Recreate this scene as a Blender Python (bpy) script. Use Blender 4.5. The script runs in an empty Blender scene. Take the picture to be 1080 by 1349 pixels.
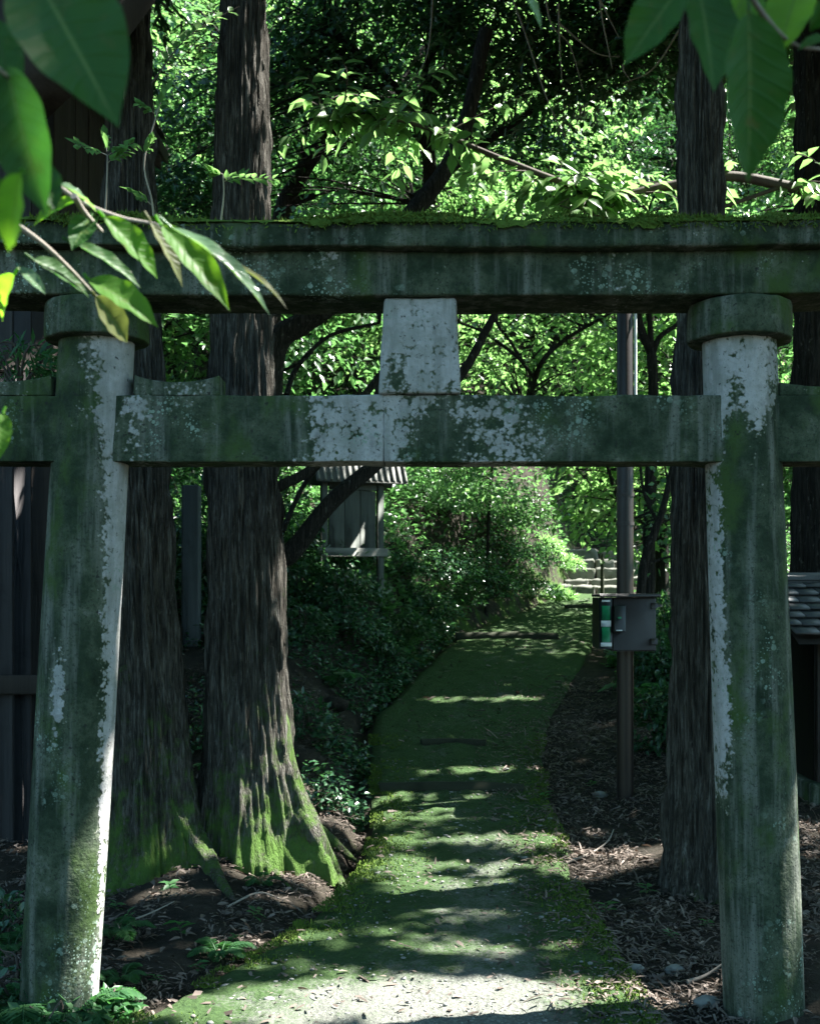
import bpy, math, random
import numpy as np
from mathutils import Vector, Matrix

C = bpy.context.scene.collection
R = math.radians
F_PX, CAM_Z, HOR = 1500.0, 1.57, 780.0          # focal length (photo px), eye height, horizon row
EL, AZ = 55.0, 14.0                             # sun elevation, sun bearing (0 = from the right)
S = np.array([math.cos(R(EL))*math.cos(R(AZ)), math.cos(R(EL))*math.sin(R(AZ)), math.sin(R(EL))])

def at(px, py, D):
    return np.array([(px-540)/F_PX*D, D, CAM_Z+(HOR-py)/F_PX*D])

# ------------------------------------------------------------------ noise
def _hash(ix, iy, iz, seed):
    n = (ix*374761393 + iy*668265263 + iz*2147483647 + seed*1274126177) & 0xffffffff
    n = ((n ^ (n >> 13))*1274126177) & 0xffffffff
    n = ((n ^ (n >> 15))*2246822519) & 0xffffffff
    return ((n ^ (n >> 16)) & 0xffffff)/float(0xffffff)
def noise(x, y, z=0.0, seed=0):
    x, y, z = np.broadcast_arrays(np.asarray(x, float), np.asarray(y, float), np.asarray(z, float))
    ix, iy, iz = np.floor(x).astype(np.int64), np.floor(y).astype(np.int64), np.floor(z).astype(np.int64)
    fx, fy, fz = x-ix, y-iy, z-iz
    fx, fy, fz = [f*f*(3-2*f) for f in (fx, fy, fz)]
    out = 0.0
    for dx in (0, 1):
        for dy in (0, 1):
            for dz in (0, 1):
                w = (fx if dx else 1-fx)*(fy if dy else 1-fy)*(fz if dz else 1-fz)
                out = out + w*_hash(ix+dx, iy+dy, iz+dz, seed)
    return out
def fbm(x, y, z=0.0, seed=0, o=4):
    a, s, t = .5, 0.0, 0.0
    for k in range(o):
        s = s+a*noise(np.asarray(x)*2**k, np.asarray(y)*2**k, np.asarray(z)*2**k, seed+k*17); t += a; a *= .5
    return s/t
def sstep(a, b, x):
    t = np.clip((np.asarray(x, float)-a)/(b-a), 0, 1); return t*t*(3-2*t)

# ------------------------------------------------------------------ mesh building
class MB:
    """collects vertices and polygons, then links them as one mesh object"""
    def __init__(s): s.v, s.f, s.n, s.a = [], [], 0, []
    def add(s, v, f, a=None):
        v = np.asarray(v, float).reshape(-1, 3); f = np.asarray(f, np.int64)
        s.v.append(v); s.f.append(f+s.n); s.n += len(v)
        s.a.append(np.zeros(len(v)) if a is None else np.broadcast_to(np.asarray(a, float), (len(v),)))
        return s
    def mesh(s, name, mats, smooth=False, attr=None):
        me = bpy.data.meshes.new(name)
        V = np.concatenate(s.v)
        me.vertices.add(len(V)); me.vertices.foreach_set('co', V.astype(np.float32).ravel())
        tot = np.concatenate([np.full(len(f), f.shape[1]) for f in s.f])
        idx = np.concatenate([f.ravel() for f in s.f])
        start = np.concatenate([[0], np.cumsum(tot)[:-1]])
        me.loops.add(len(idx)); me.loops.foreach_set('vertex_index', idx.astype(np.int32))
        me.polygons.add(len(tot)); me.polygons.foreach_set('loop_start', start.astype(np.int32))
        me.polygons.foreach_set('loop_total', tot.astype(np.int32))
        if smooth: me.polygons.foreach_set('use_smooth', np.ones(len(tot), bool))
        me.update(calc_edges=True)
        if attr:
            at_ = me.attributes.new(attr, 'FLOAT', 'POINT')
            at_.data.foreach_set('value', np.concatenate(s.a).astype(np.float32))
        for m in (mats if isinstance(mats, (list, tuple)) else [mats]): me.materials.append(m)
        return me
    def build(s, name, mats, parent=None, smooth=False, attr=None, loc=None):
        """world-space vertices; the origin is put at loc (or the parent's place)"""
        o = None
        if loc is not None:
            s.v = [v-np.asarray(loc) for v in s.v]
        elif parent is not None:
            p = parent; off = np.zeros(3)
            while p is not None: off += np.array(p.location); p = p.parent
            s.v = [v-off for v in s.v]
        o = bpy.data.objects.new(name, s.mesh(name, mats, smooth, attr)); C.objects.link(o)
        if parent is not None: o.parent = parent
        if loc is not None: o.location = loc
        return o

def tag(o, label=None, cat=None, group=None, kind=None):
    if label: o['label'] = label
    if cat: o['category'] = cat
    if group: o['group'] = group
    if kind: o['kind'] = kind
    return o
def thing(name, label, cat, loc, group=None):
    o = bpy.data.objects.new(name, None); C.objects.link(o); o.location = tuple(map(float, loc)); o.empty_display_size = .1
    return tag(o, label, cat, group)

def grid_faces(nu, nv, wrap=False):
    """vertices laid out [nv rows][nu columns]"""
    u = np.arange(nu if wrap else nu-1); v = np.arange(nv-1)
    uu, vv = np.meshgrid(u, v)
    a = vv*nu+uu; b = vv*nu+(uu+1) % nu
    return np.stack([a, b, b+nu, a+nu], -1).reshape(-1, 4)

def tube(mb, pts, rad, sides=6, a=None, rough=0.0, seed=0, cap=True):
    P = np.asarray(pts, float); n = len(P); rad = np.broadcast_to(np.asarray(rad, float), (n,))
    T = np.gradient(P, axis=0); T /= np.linalg.norm(T, axis=1)[:, None]+1e-9
    up = np.array([0, 0, 1.]) if abs(T[0, 2]) < .9 else np.array([1., 0, 0])
    U = np.empty_like(P); u = np.cross(T[0], up); u /= np.linalg.norm(u)
    for i in range(n):
        u = u-T[i]*np.dot(u, T[i]); u /= np.linalg.norm(u)+1e-9; U[i] = u
    W = np.cross(T, U)
    th = np.linspace(0, 2*np.pi, sides, endpoint=False)
    r = rad[:, None]*np.ones(sides)
    if rough:
        r = r*(1+rough*(fbm(np.cos(th)[None]*2+seed, np.sin(th)[None]*2, np.cumsum(np.r_[0, np.linalg.norm(np.diff(P, axis=0), axis=1)])[:, None]*3, seed)-.5)*2)
    V = P[:, None]+r[..., None]*(np.cos(th)[None, :, None]*U[:, None]+np.sin(th)[None, :, None]*W[:, None])
    mb.add(V.reshape(-1, 3), grid_faces(sides, n, True), a if a is None or np.ndim(a) == 0 else np.repeat(a, sides))
    if cap and sides >= 3:
        for k in (0, n-1):
            c = V[k]; ctr = c.mean(0)
            f = [[i, (i+1) % sides, sides] for i in range(sides)]
            mb.add(np.vstack([c, ctr]), f if k else [t[::-1] for t in f], 0)
def spline(pts, n=24):
    P = np.asarray(pts, float)
    if len(P) < 3:
        t = np.linspace(0, 1, n)[:, None]; return P[0]*(1-t)+P[-1]*t
    Q = np.vstack([2*P[0]-P[1], P, 2*P[-1]-P[-2]]); out = []
    ts = np.linspace(0, len(P)-1-1e-6, n)
    for t in ts:
        i = int(t); f = t-i; a, b, c, d = Q[i:i+4]
        out.append(.5*((2*b)+(c-a)*f+(2*a-5*b+4*c-d)*f*f+(3*b-a-3*c+d)*f**3))
    return np.array(out)

def bbox_mesh(mb, x0, x1, y0, y1, z0, z1, bev=0.006, a=None):
    """box with chamfered edges"""
    b = min(bev, (x1-x0)/3, (y1-y0)/3, (z1-z0)/3)
    X, Y, Z = (x0, x1), (y0, y1), (z0, z1); V = []; idx = {}
    for i in (0, 1):
        for j in (0, 1):
            for k in (0, 1):
                p = [X[i], Y[j], Z[k]]; s = [1-2*i, 1-2*j, 1-2*k]
                for ax in range(3):
                    q = list(p)
                    for o in range(3):
                        if o != ax: q[o] += s[o]*b
                    idx[i, j, k, ax] = len(V); V.append(q)
    F4, F3 = [], []
    def q(*c): F4.append([idx[x] for x in c])
    for s in (0, 1):
        q(*((s, 0, 0, 0), (s, 1, 0, 0), (s, 1, 1, 0), (s, 0, 1, 0))[::(1 if s else -1)])
        q(*((0, s, 0, 1), (1, s, 0, 1), (1, s, 1, 1), (0, s, 1, 1))[::(-1 if s else 1)])
        q(*((0, 0, s, 2), (1, 0, s, 2), (1, 1, s, 2), (0, 1, s, 2))[::(1 if s else -1)])
    for i in (0, 1):
        for j in (0, 1):
            q((i, j, 0, 0), (i, j, 1, 0), (i, j, 1, 1), (i, j, 0, 1))
            q((i, 0, j, 0), (i, 1, j, 0), (i, 1, j, 2), (i, 0, j, 2))
            q((0, i, j, 1), (1, i, j, 1), (1, i, j, 2), (0, i, j, 2))
    for i in (0, 1):
        for j in (0, 1):
            for k in (0, 1): F3.append([idx[i, j, k, 0], idx[i, j, k, 1], idx[i, j, k, 2]])
    n = mb.n
    mb.add(V, F4, a); mb.f.append(np.asarray(F3)+n)
    return mb

def fix_normals(o):
    import bmesh
    bm = bmesh.new(); bm.from_mesh(o.data); bmesh.ops.recalc_face_normals(bm, faces=bm.faces); bm.to_mesh(o.data); bm.free()
    return o

# ------------------------------------------------------------------ leaves
def unit(v): return v/(np.linalg.norm(v, axis=-1, keepdims=True)+1e-9)
def leaves(mb, P, D, N, L, W, shape='oval', fold=.18, droop=.12):
    n = len(P)
    if n == 0: return
    L = np.broadcast_to(L, (n,))[:, None]; W = np.broadcast_to(W, (n,))[:, None]
    D = unit(D); B = unit(np.cross(N, D)); N = np.cross(D, B)
    def pt(l, w, h): return P+D*L*l+B*W*w+N*(W*h*fold*2-L*droop*l*l)
    if shape == 'diamond':
        V = np.stack([pt(0, 0, 0), pt(.42, .5, .5), pt(1, 0, 0), pt(.42, -.5, .5)], 1); base = np.array([[0, 2, 1], [0, 3, 2]]); k = 4
    elif shape == 'needle':
        V = np.stack([pt(0, .5, 0), pt(.5, .5, 0), pt(1, 0, 0), pt(.5, -.5, 0), pt(0, -.5, 0)], 1); base = np.array([[0, 4, 3], [0, 3, 1], [1, 3, 2]]); k = 5
    else:
        V = np.stack([pt(0, 0, 0), pt(.22, .36, .36), pt(.55, .5, .5), pt(.84, .22, .22), pt(1.05, 0, 0), pt(.84, -.22, .22), pt(.55, -.5, .5), pt(.22, -.36, .36), pt(.5, 0, 0)], 1)
        base = np.array([[0, 8, 1], [1, 8, 2], [2, 8, 3], [3, 8, 4], [4, 8, 5], [5, 8, 6], [6, 8, 7], [7, 8, 0]]); k = 9
    f = (np.arange(n)*k)[:, None, None]+base[None]
    mb.add(V.reshape(-1, 3), f.reshape(-1, 3))

# ------------------------------------------------------------------ materials
class G:
    def __init__(s, name):
        s.m = bpy.data.materials.new(name); s.m.use_nodes = True; s.t = s.m.node_tree; s.t.nodes.clear()
        s.out = s.t.nodes.new('ShaderNodeOutputMaterial'); s._tc = None
    def n(s, typ, ins=None, **kw):
        nd = s.t.nodes.new('ShaderNode'+typ)
        for k, v in kw.items(): setattr(nd, k, v)
        for k, v in (ins or {}).items():
            sock = nd.inputs[k]
            if isinstance(v, bpy.types.NodeSocket): s.t.links.new(v, sock)
            else: sock.default_value = v
        return nd
    def obj(s):
        if s._tc is None: s._tc = s.n('TexCoord')
        return s._tc.outputs['Object']
    def geo(s): return s.n('NewGeometry')
    def mapped(s, scale=(1, 1, 1), src=None, rot=(0, 0, 0)):
        return s.n('Mapping', {'Vector': src or s.obj(), 'Scale': scale, 'Rotation': rot}).outputs[0]
    def noise(s, scale=5., detail=5., rough=.55, vec=None, dist=0.):
        return s.n('TexNoise', {'Vector': vec or s.obj(), 'Scale': scale, 'Detail': detail, 'Roughness': rough, 'Distortion': dist}).outputs['Fac']
    def vor(s, scale=5., vec=None, feature='F1', rnd=1.):
        return s.n('TexVoronoi', {'Vector': vec or s.obj(), 'Scale': scale, 'Randomness': rnd}, feature=feature).outputs['Distance']
    def math(s, op, a, b=0., clamp=False):
        return s.n('Math', {0: a, 1: b}, operation=op, use_clamp=clamp).outputs[0]
    def ramp(s, f, stops, interp='LINEAR'):
        nd = s.n('ValToRGB', {'Fac': f}); cr = nd.color_ramp; cr.interpolation = interp
        while len(cr.elements) < len(stops): cr.elements.new(.5)
        for e, (p, c) in zip(cr.elements, stops):
            e.position = p; e.color = (c, c, c, 1) if isinstance(c, (int, float)) else (*c, 1)
        return nd.outputs['Color']
    def range(s, f, a, b, c=0., d=1.):
        return s.n('MapRange', {0: f, 1: a, 2: b, 3: c, 4: d}, interpolation_type='SMOOTHSTEP').outputs[0]
    def mix(s, f, a, b, blend='MIX'):
        nd = s.n('Mix', data_type='RGBA', blend_type=blend)
        for k, v in ((0, f), (6, a), (7, b)):
            if isinstance(v, bpy.types.NodeSocket): s.t.links.new(v, nd.inputs[k])
            else: nd.inputs[k].default_value = v if k == 0 else (*v, 1)
        return nd.outputs[2]
    def attr(s, name): return s.n('Attribute', attribute_name=name).outputs['Fac']
    def bump(s, h, strength=.5, dist=.01, normal=None):
        d = {'Height': h, 'Strength': strength, 'Distance': dist}
        if normal is not None: d['Normal'] = normal
        return s.n('Bump', d).outputs[0]
    def done(s, color, rough=.8, normal=None, spec=.3, metal=0., translucent=None, tfac=.4, coat=0.):
        d = {'Base Color': color if isinstance(color, bpy.types.NodeSocket) else (*color, 1), 'Roughness': rough, 'Specular IOR Level': spec, 'Metallic': metal, 'Coat Weight': coat}
        if normal is not None: d['Normal'] = normal
        b = s.n('BsdfPrincipled', d).outputs[0]
        if translucent is not None:
            t = s.n('BsdfTranslucent', {'Color': translucent if isinstance(translucent, bpy.types.NodeSocket) else (*translucent, 1)})
            b = s.n('MixShader', {0: tfac, 1: b, 2: t.outputs[0]}).outputs[0]
        s.t.links.new(b, s.out.inputs['Surface']); return s.m

def leaf_mat(name, dark, light, trans, rough=.42, tfac=.42, spec=.45):
    g = G(name); r = g.n('NewGeometry').outputs['Random Per Island']
    col = g.mix(r, dark, light); tr = g.mix(r, trans, tuple(min(1, c*1.35) for c in trans))
    return g.done(col, rough, None, spec, translucent=tr, tfac=tfac)

def stone_mat(name, tint=(.25, .25, .235)):
    """weathered gate stone: bare lilac-grey render where 'pale' is high, dark algae elsewhere, moss film, lichen discs"""
    g = G(name); pale = g.attr('pale')
    n1 = g.noise(3.2, 6, .6); n2 = g.noise(14, 6, .65); n3 = g.noise(60, 4, .6)
    streak = g.noise(1, 5, .6, g.mapped((16, 16, 1.3)))
    vb = g.vor(36)
    base = g.mix(n3, (.27, .264, .262), (.44, .43, .43)); base = g.mix(g.range(g.noise(4, 5, .6, g.mapped((5, 5, .7))), .46, .66, 0, .5), base, (.14, .145, .13))
    base = g.mix(g.range(n2, .56, .70, 0, .55), base, (.15, .148, .145))
    algae = g.ramp(g.noise(6.5, 8, .72), [(.30, (.008, .015, .008)), (.47, (.026, .041, .024)), (.60, (.064, .080, .052)), (.74, (.16, .165, .14))])
    algae = g.mix(g.range(streak, .48, .68, 0, .8), algae, (.150, .158, .135))
    algae = g.mix(g.range(g.noise(90, 4, .7), .52, .66, 0, .7), algae, (.016, .024, .016))
    algae = g.mix(g.range(g.noise(5, 5, .6, g.mapped((1, 1, .6))), .52, .70), algae, (.042, .072, .022))
    # bare patches, with an edge eaten into round blobs
    m = g.math('ADD', pale, g.math('MULTIPLY', g.math('SUBTRACT', n1, .5), 2.2))
    m = g.math('ADD', m, g.math('MULTIPLY', g.math('SUBTRACT', n2, .5), 1.8))
    m = g.math('ADD', m, g.math('MULTIPLY', g.math('SUBTRACT', .40, vb), .8))
    m = g.math('ADD', m, g.math('MULTIPLY', g.math('SUBTRACT', .40, g.vor(80)), .6))
    m = g.math('ADD', m, g.math('MULTIPLY', g.math('SUBTRACT', n3, .5), .9))
    pm = g.range(m, .40, .74)
    base = g.mix(g.range(g.noise(11, 6, .7), .42, .62, 0, .5), base, (.19, .20, .175))
    algae = g.mix(g.range(m, .30, .54, 0, .65), algae, (.105, .125, .075))
    col = g.mix(pm, algae, base)
    # pale lichen discs, sparse and clustered
    cl = g.math('MULTIPLY', g.range(g.noise(2.3, 3, .5), .51, .64), g.range(g.noise(9, 3, .5), .42, .60))
    for sc, r0 in ((24, .27), (48, .30), (95, .30)):
        wv = g.n('VectorMath', {0: g.obj(), 1: g.n('TexNoise', {'Vector': g.obj(), 'Scale': sc*1.6, 'Detail': 2.}).outputs['Color']}, operation='ADD') if False else None
        disc = g.math('SUBTRACT', g.vor(sc), g.math('MULTIPLY', g.math('SUBTRACT', g.noise(sc*2.5, 3, .6), .5), .28))
        disc = g.range(disc, r0-.03, r0+.02, 1, 0)
        keep = g.range(g.n('TexVoronoi', {'Vector': g.obj(), 'Scale': sc}).outputs['Color'],   .38, .44)
        col = g.mix(g.math('MULTIPLY', g.math('MULTIPLY', disc, keep), cl), col, (.20, .265, .215))
    # black pits
    col = g.mix(g.range(g.noise(38, 5, .7), .61, .68, 0, .85), col, (.02, .022, .02))
    col = g.mix(g.range(g.noise(120, 5, .75), .60, .67, 0, .75), col, (.045, .048, .042))
    h = g.math('ADD', g.math('MULTIPLY', n2, .6), g.math('MULTIPLY', n3, .4))
    h = g.math('ADD', h, g.math('MULTIPLY', pm, .25))
    return g.done(col, .9, g.bump(h, .8, .014), .15)

def bark_mat(name, dark=(.017, .016, .014), mid=(.092, .084, .071), light=(.23, .22, .195), moss=(.064, .118, .026)):
    g = G(name)
    v = g.mapped((17, 17, 1.3)); s1 = g.noise(2.6, 8, .65, v, .4); s2 = g.noise(9, 6, .7, g.mapped((7, 7, 1.6)), .3); s3 = g.noise(2.6, 6, .6, g.mapped((46, 46, 2.6)), .2)
    flake = g.noise(38, 4, .6, g.mapped((1, 1, .4)))
    col = g.ramp(s1, [(.30, dark), (.52, mid), (.72, light)])
    col = g.mix(g.range(s2, .45, .75, 0, .6), col, (.022, .024, .016))
    col = g.mix(g.range(s3, .50, .66, 0, .75), col, dark); col = g.mix(g.range(s3, .32, .44, .55, 0), col, light)
    col = g.mix(g.range(flake, .60, .72, 0, .6), col, (.17, .17, .15))
    a = g.attr('moss'); mm = g.math('ADD', a, g.math('MULTIPLY', g.math('SUBTRACT', g.noise(9, 7, .72), .5), 2.0)); mm = g.math('ADD', mm, g.math('MULTIPLY', g.math('SUBTRACT', .5, s1), .7))
    mc = g.mix(g.noise(45, 4, .6), moss, tuple(c*1.7 for c in moss))
    mk = g.range(mm, .25, .85)
    col = g.mix(mk, col, mc)
    h = g.math('ADD', g.math('MULTIPLY', s1, 1.0), g.math('MULTIPLY', s2, .5)); h = g.math('SUBTRACT', h, g.math('MULTIPLY', s3, .9))
    h = g.math('ADD', h, g.math('MULTIPLY', g.noise(90, 3, .6), .25))
    return g.done(col, .92, g.bump(h, 1.0, .035), .12)

def twig_mat(name, col, rough=.8):
    g = G(name); return g.done(g.mix(g.noise(18, 4, .6, g.mapped((1, 1, .5))), tuple(c*.55 for c in col), tuple(c*1.5 for c in col)), rough, g.bump(g.noise(60, 4, .6), .6, .004), .25)

def moss_mat(name):
    g = G(name); n = g.noise(24, 6, .65)
    c = g.mix(n, (.045, .085, .014), (.13, .20, .035)); c = g.mix(g.range(g.noise(5, 4, .6), .5, .7, 0, .6), c, (.07, .075, .03))
    return g.done(c, .95, g.bump(g.noise(140, 4, .7), .9, .006), .1)

def soil_mat():
    g = G('soil'); n = g.noise(9, 8, .7); n2 = g.noise(55, 6, .7)
    c = g.ramp(n, [(.3, (.014, .013, .010)), (.55, (.034, .029, .022)), (.75, (.068, .058, .044))])
    c = g.mix(g.range(n2, .58, .72, 0, .7), c, (.14, .105, .08))
    a = g.attr('moss'); mk = g.range(g.math('ADD', a, g.math('MULTIPLY', g.math('SUBTRACT', g.noise(4, 6, .65), .5), 1.5)), .45, .7)
    c = g.mix(mk, c, g.mix(g.noise(40, 5, .7), (.025, .05, .012), (.07, .12, .025)))
    return g.done(c, .95, g.bump(g.math('ADD', n, n2), .9, .02), .15)

def path_mat():
    g = G('mossy_gravel'); n = g.noise(5.5, 7, .68); f = g.noise(75, 6, .75); v = g.vor(95); v2 = g.vor(42)
    grav = g.ramp(f, [(.30, (.06, .064, .052)), (.5, (.20, .215, .175)), (.70, (.50, .52, .455))])
    grav = g.mix(g.range(v, .1, .5, .0, .75), grav, (.11, .11, .10))
    moss = g.mix(g.noise(50, 5, .7), (.011, .027, .012), (.064, .112, .034))
    a = g.attr('moss'); m = g.math('ADD', a, g.math('MULTIPLY', g.math('SUBTRACT', n, .5), 1.7))
    m = g.math('ADD', m, g.math('MULTIPLY', g.math('SUBTRACT', f, .5), 1.8))
    mk = g.range(m, .20, .85)
    c = g.mix(mk, grav, moss)
    h = g.math('ADD', g.math('MULTIPLY', f, .8), g.math('MULTIPLY', v2, .6)); h = g.math('ADD', h, g.math('MULTIPLY', n, 1.2))
    return g.done(c, .93, g.bump(h, .85, .018), .15)

def wood_mat(name, dark, light, axis='z', scale=1., rough=.85):
    g = G(name); sc = {'z': (14, 14, .7), 'x': (.7, 14, 14), 'y': (14, .7, 14)}[axis]
    s1 = g.noise(2.2*scale, 7, .65, g.mapped(sc), .3); s2 = g.noise(6*scale, 5, .6)
    c = g.mix(s1, dark, light); c = g.mix(g.range(s2, .5, .8, 0, .6), c, tuple(x*.5 for x in dark))
    return g.done(c, rough, g.bump(s1, .6, .008), .2)

def paint_mat(name, col, rough=.5, metal=0., dirt=(.03, .03, .025), amt=.5, spec=.4):
    g = G(name); n = g.noise(8, 6, .65); n2 = g.noise(40, 5, .7)
    c = g.mix(g.range(n, .5, .75, 0, amt), col, dirt); c = g.mix(g.range(n2, .6, .75, 0, amt*.7), c, tuple(min(1, x*1.7) for x in col))
    return g.done(c, rough, g.bump(n2, .15, .004), spec, metal)

M = {}
M['stone'] = stone_mat('gate_stone')
M['moss'] = moss_mat('moss')
M['bark'] = bark_mat('cedar_bark')
M['bark_dark'] = bark_mat('dark_bark', (.012, .011, .010), (.035, .031, .027), (.075, .068, .06), (.04, .07, .02))
M['twig'] = twig_mat('twig', (.06, .048, .038)); M['twig_pale'] = twig_mat('pale_twig', (.22, .19, .16))
M['soil'] = soil_mat(); M['path'] = path_mat()
M['leaf_sun'] = leaf_mat('sunlit_leaf', (.045, .115, .030), (.125, .21, .065), (.22, .44, .12), .34, .42, .6)  # lighter leaf copy for sunlit foliage, sunlight partly put into the colour
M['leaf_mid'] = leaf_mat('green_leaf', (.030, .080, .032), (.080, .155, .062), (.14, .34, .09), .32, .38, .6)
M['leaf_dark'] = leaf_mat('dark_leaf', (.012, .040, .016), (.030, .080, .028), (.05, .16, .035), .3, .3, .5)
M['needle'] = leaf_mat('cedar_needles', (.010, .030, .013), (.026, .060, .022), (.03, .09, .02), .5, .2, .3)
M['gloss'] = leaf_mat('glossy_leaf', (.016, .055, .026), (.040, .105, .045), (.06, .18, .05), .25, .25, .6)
M['fern'] = leaf_mat('fern_green', (.022, .075, .030), (.055, .14, .05), (.08, .26, .06), .45)
M['litter'] = leaf_mat('dead_needles', (.035, .028, .022), (.20, .16, .135), (.10, .06, .04), .7, .12, .25)
M['pebble'] = paint_mat('pebble', (.19, .19, .175), .85, 0, (.09, .10, .08), .6, .25)
M['wall_wood'] = wood_mat('weathered_planks', (.030, .028, .029), (.085, .078, .078))
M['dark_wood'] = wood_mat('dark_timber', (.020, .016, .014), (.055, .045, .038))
M['board_wood'] = wood_mat('notice_board_wood', (.045, .052, .047), (.15, .16, .145))
M['post_wood'] = wood_mat('grey_post', (.035, .042, .048), (.085, .095, .10))
M['rail_wood'] = wood_mat('pale_rail', (.12, .125, .11), (.26, .26, .24), 'x')
M['roof_wood'] = wood_mat('roof_boards', (.10, .10, .095), (.30, .30, .28), 'y')
M['tile'] = paint_mat('roof_tile', (.055, .058, .062), .55, 0, (.02, .022, .02), .6)
M['pole'] = paint_mat('brown_pole', (.024, .018, .016), .36, .2, (.03, .025, .02), .4)
M['box'] = paint_mat('brown_box', (.030, .025, .024), .5, 0, (.02, .02, .02), .5)
M['green'] = paint_mat('green_panel', (.010, .20, .075), .4, 0, (.01, .08, .04), .3)
M['white'] = paint_mat('white_band', (.68, .69, .68), .5, 0, (.3, .32, .3), .4)
M['black'] = paint_mat('black_plate', (.012, .014, .014), .35, 0, (.02, .02, .02), .4)
M['foundation'] = paint_mat('foundation_stone', (.15, .155, .14), .9, 0, (.04, .06, .03), .8, .2)
M['steps'] = paint_mat('pale_step_stone', (.13, .13, .115), .95, 0, (.045, .055, .03), .9, .1)
M['log'] = wood_mat('damp_log', (.016, .018, .012), (.045, .05, .030), 'x')

# ------------------------------------------------------------------ terrain
YK = [-60, -6, 4.17, 6, 8, 10, 12, 14, 17, 20, 24, 30, 45, 100]
ZK = [-.6, -.1, 0, .05, .2, .45, .75, 1.0, 1.3, 1.7, 2.7, 5.2, 13, 40]
PY = [-6, 3, 4.17, 5, 6.4, 8, 10, 12, 14, 17, 20, 24, 30]
PL = [-1.7, -1.5, -.97, -.5, -.23, -.30, -.33, .16, .56, 1.8, 2.87, 3.5, 4.2]
PR = [1.2, 1, .86, .87, .90, .95, 1.22, 1.84, 2.33, 2.95, 4.27, 4.6, 5.2]
BY = [0, 4, 6.5, 8, 10, 12, 14, 16, 20, 30]
BZ = [0, 0, .10, .30, .62, .9, 1.35, 1.9, 2.1, 3.]
def lerp(y, k, v):
    y = np.asarray(y, float); return (np.interp(y-.5, k, v)+2*np.interp(y, k, v)+np.interp(y+.5, k, v))/4
def Lx(y): return lerp(y, PY, PL)+.09*(fbm(np.asarray(y)*1.7, 3.3, 0, 5)-.5)
def Rx(y): return lerp(y, PY, PR)+.14*(fbm(np.asarray(y)*1.5, 7.3, 0, 6)-.5)
def ground(x, y):
    x, y = np.asarray(x, float), np.asarray(y, float)
    z = lerp(y, YK, ZK)
    dl = np.maximum(0, Lx(y)-x); dr = np.maximum(0, x-Rx(y))
    z = z+lerp(y, BY, BZ)*sstep(0, .8, dl)+.10*np.minimum(dl, 12)*sstep(9, 13, y)
    z = z-.22*sstep(.7, 1.7, dl)*sstep(9.5, 7, y)
    z = z-.11*np.exp(-((dl-.07)/.07)**2)*sstep(5.0, 6.2, y)*sstep(11.5, 10, y)*(dl > 0)
    z = z+.10*sstep(.2, 1.2, dr)*sstep(14, 11, y)-.25*sstep(1.5, 5, dr)*sstep(14, 10, y)+.06*np.minimum(dr, 20)*sstep(17, 24, y)
    off = np.minimum(1, (dl+dr)*4)
    z = z+off*((fbm(x*1.3, y*1.3, 0, 11)-.5)*.16+(fbm(x*6, y*6, 0, 12, 3)-.5)*.05)
    return z
def hit(px, py, y0=2.5, y1=60):
    """point where the view line through a photo pixel meets the ground"""
    ys = np.geomspace(y0, y1, 900); xs = (px-540)/F_PX*ys; zs = CAM_Z+(HOR-py)/F_PX*ys
    i = np.argmax(ground(xs, ys) >= zs); return np.array([xs[i], ys[i], ground(xs[i], ys[i])])

xs = np.unique(np.r_[np.linspace(-70, -8, 32), np.linspace(-8, -4, 28), np.arange(-4, 4.5, .045), np.linspace(4.5, 9, 32), np.linspace(9, 70, 32)])
ys = np.unique(np.r_[np.linspace(-40, 2.5, 24), np.arange(2.5, 9.5, .045), np.arange(9.5, 20, .09), np.linspace(20, 40, 50), np.linspace(40, 100, 20)])
X, Y = np.meshgrid(xs, ys); Z = ground(X, Y)
mossy = .25*sstep(9, 13, Y)+.35*np.exp(-(np.maximum(0, Lx(Y)-X)/.35)**2)*(X < Lx(Y))-.25*(X > Rx(Y))*sstep(14, 12, Y)
tag(MB().add(np.stack([X, Y, Z], -1).reshape(-1, 3), grid_faces(len(xs), len(ys)), mossy.ravel()).build('ground', M['soil'], smooth=True, attr='moss'), kind='structure')

# path: a slightly raised mossy ribbon with a real edge
yv = np.r_[np.arange(1.0, 9, .035), np.arange(9, 18.5, .06)]; nu = 64
u = np.linspace(0, 1, nu); U, YV = np.meshgrid(u, yv)
XL, XR = Lx(YV), Rx(YV); XP = XL+(XR-XL)*U
edge = np.minimum(U*(XR-XL), (1-U)*(XR-XL))
ZP = ground(XP, YV)+.012+.035*sstep(0, .10, edge)+.03*(fbm(XP*3, YV*3, 0, 31)-.5)*sstep(0, .15, edge)+.032*(fbm(XP*13, YV*13, 0, 32, 3)-.5)
ZP = np.where(edge < 1e-6, ground(XP, YV)-.10, ZP)
pm = .80+.42*np.exp(-(edge/.22)**2)+.55*(fbm(XP*2.2, YV*1.6, 0, 33)-.5)*sstep(6, 8, YV)+.05*sstep(6.5, 9, YV)+.2*sstep(.5, .1, U)-.22*np.exp(-((U-.62)/.2)**2)*sstep(7.5, 6, YV)-.6*sstep(4.65, 4.3, YV)*np.exp(-((U-.5)/.36)**2)
tag(MB().add(np.stack([XP, YV, ZP], -1).reshape(-1, 3), grid_faces(nu, len(yv)), pm.ravel()).build('path', M['path'], smooth=True, attr='moss'), kind='structure')
def pz(x, y): return ground(x, y)+.047

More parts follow.
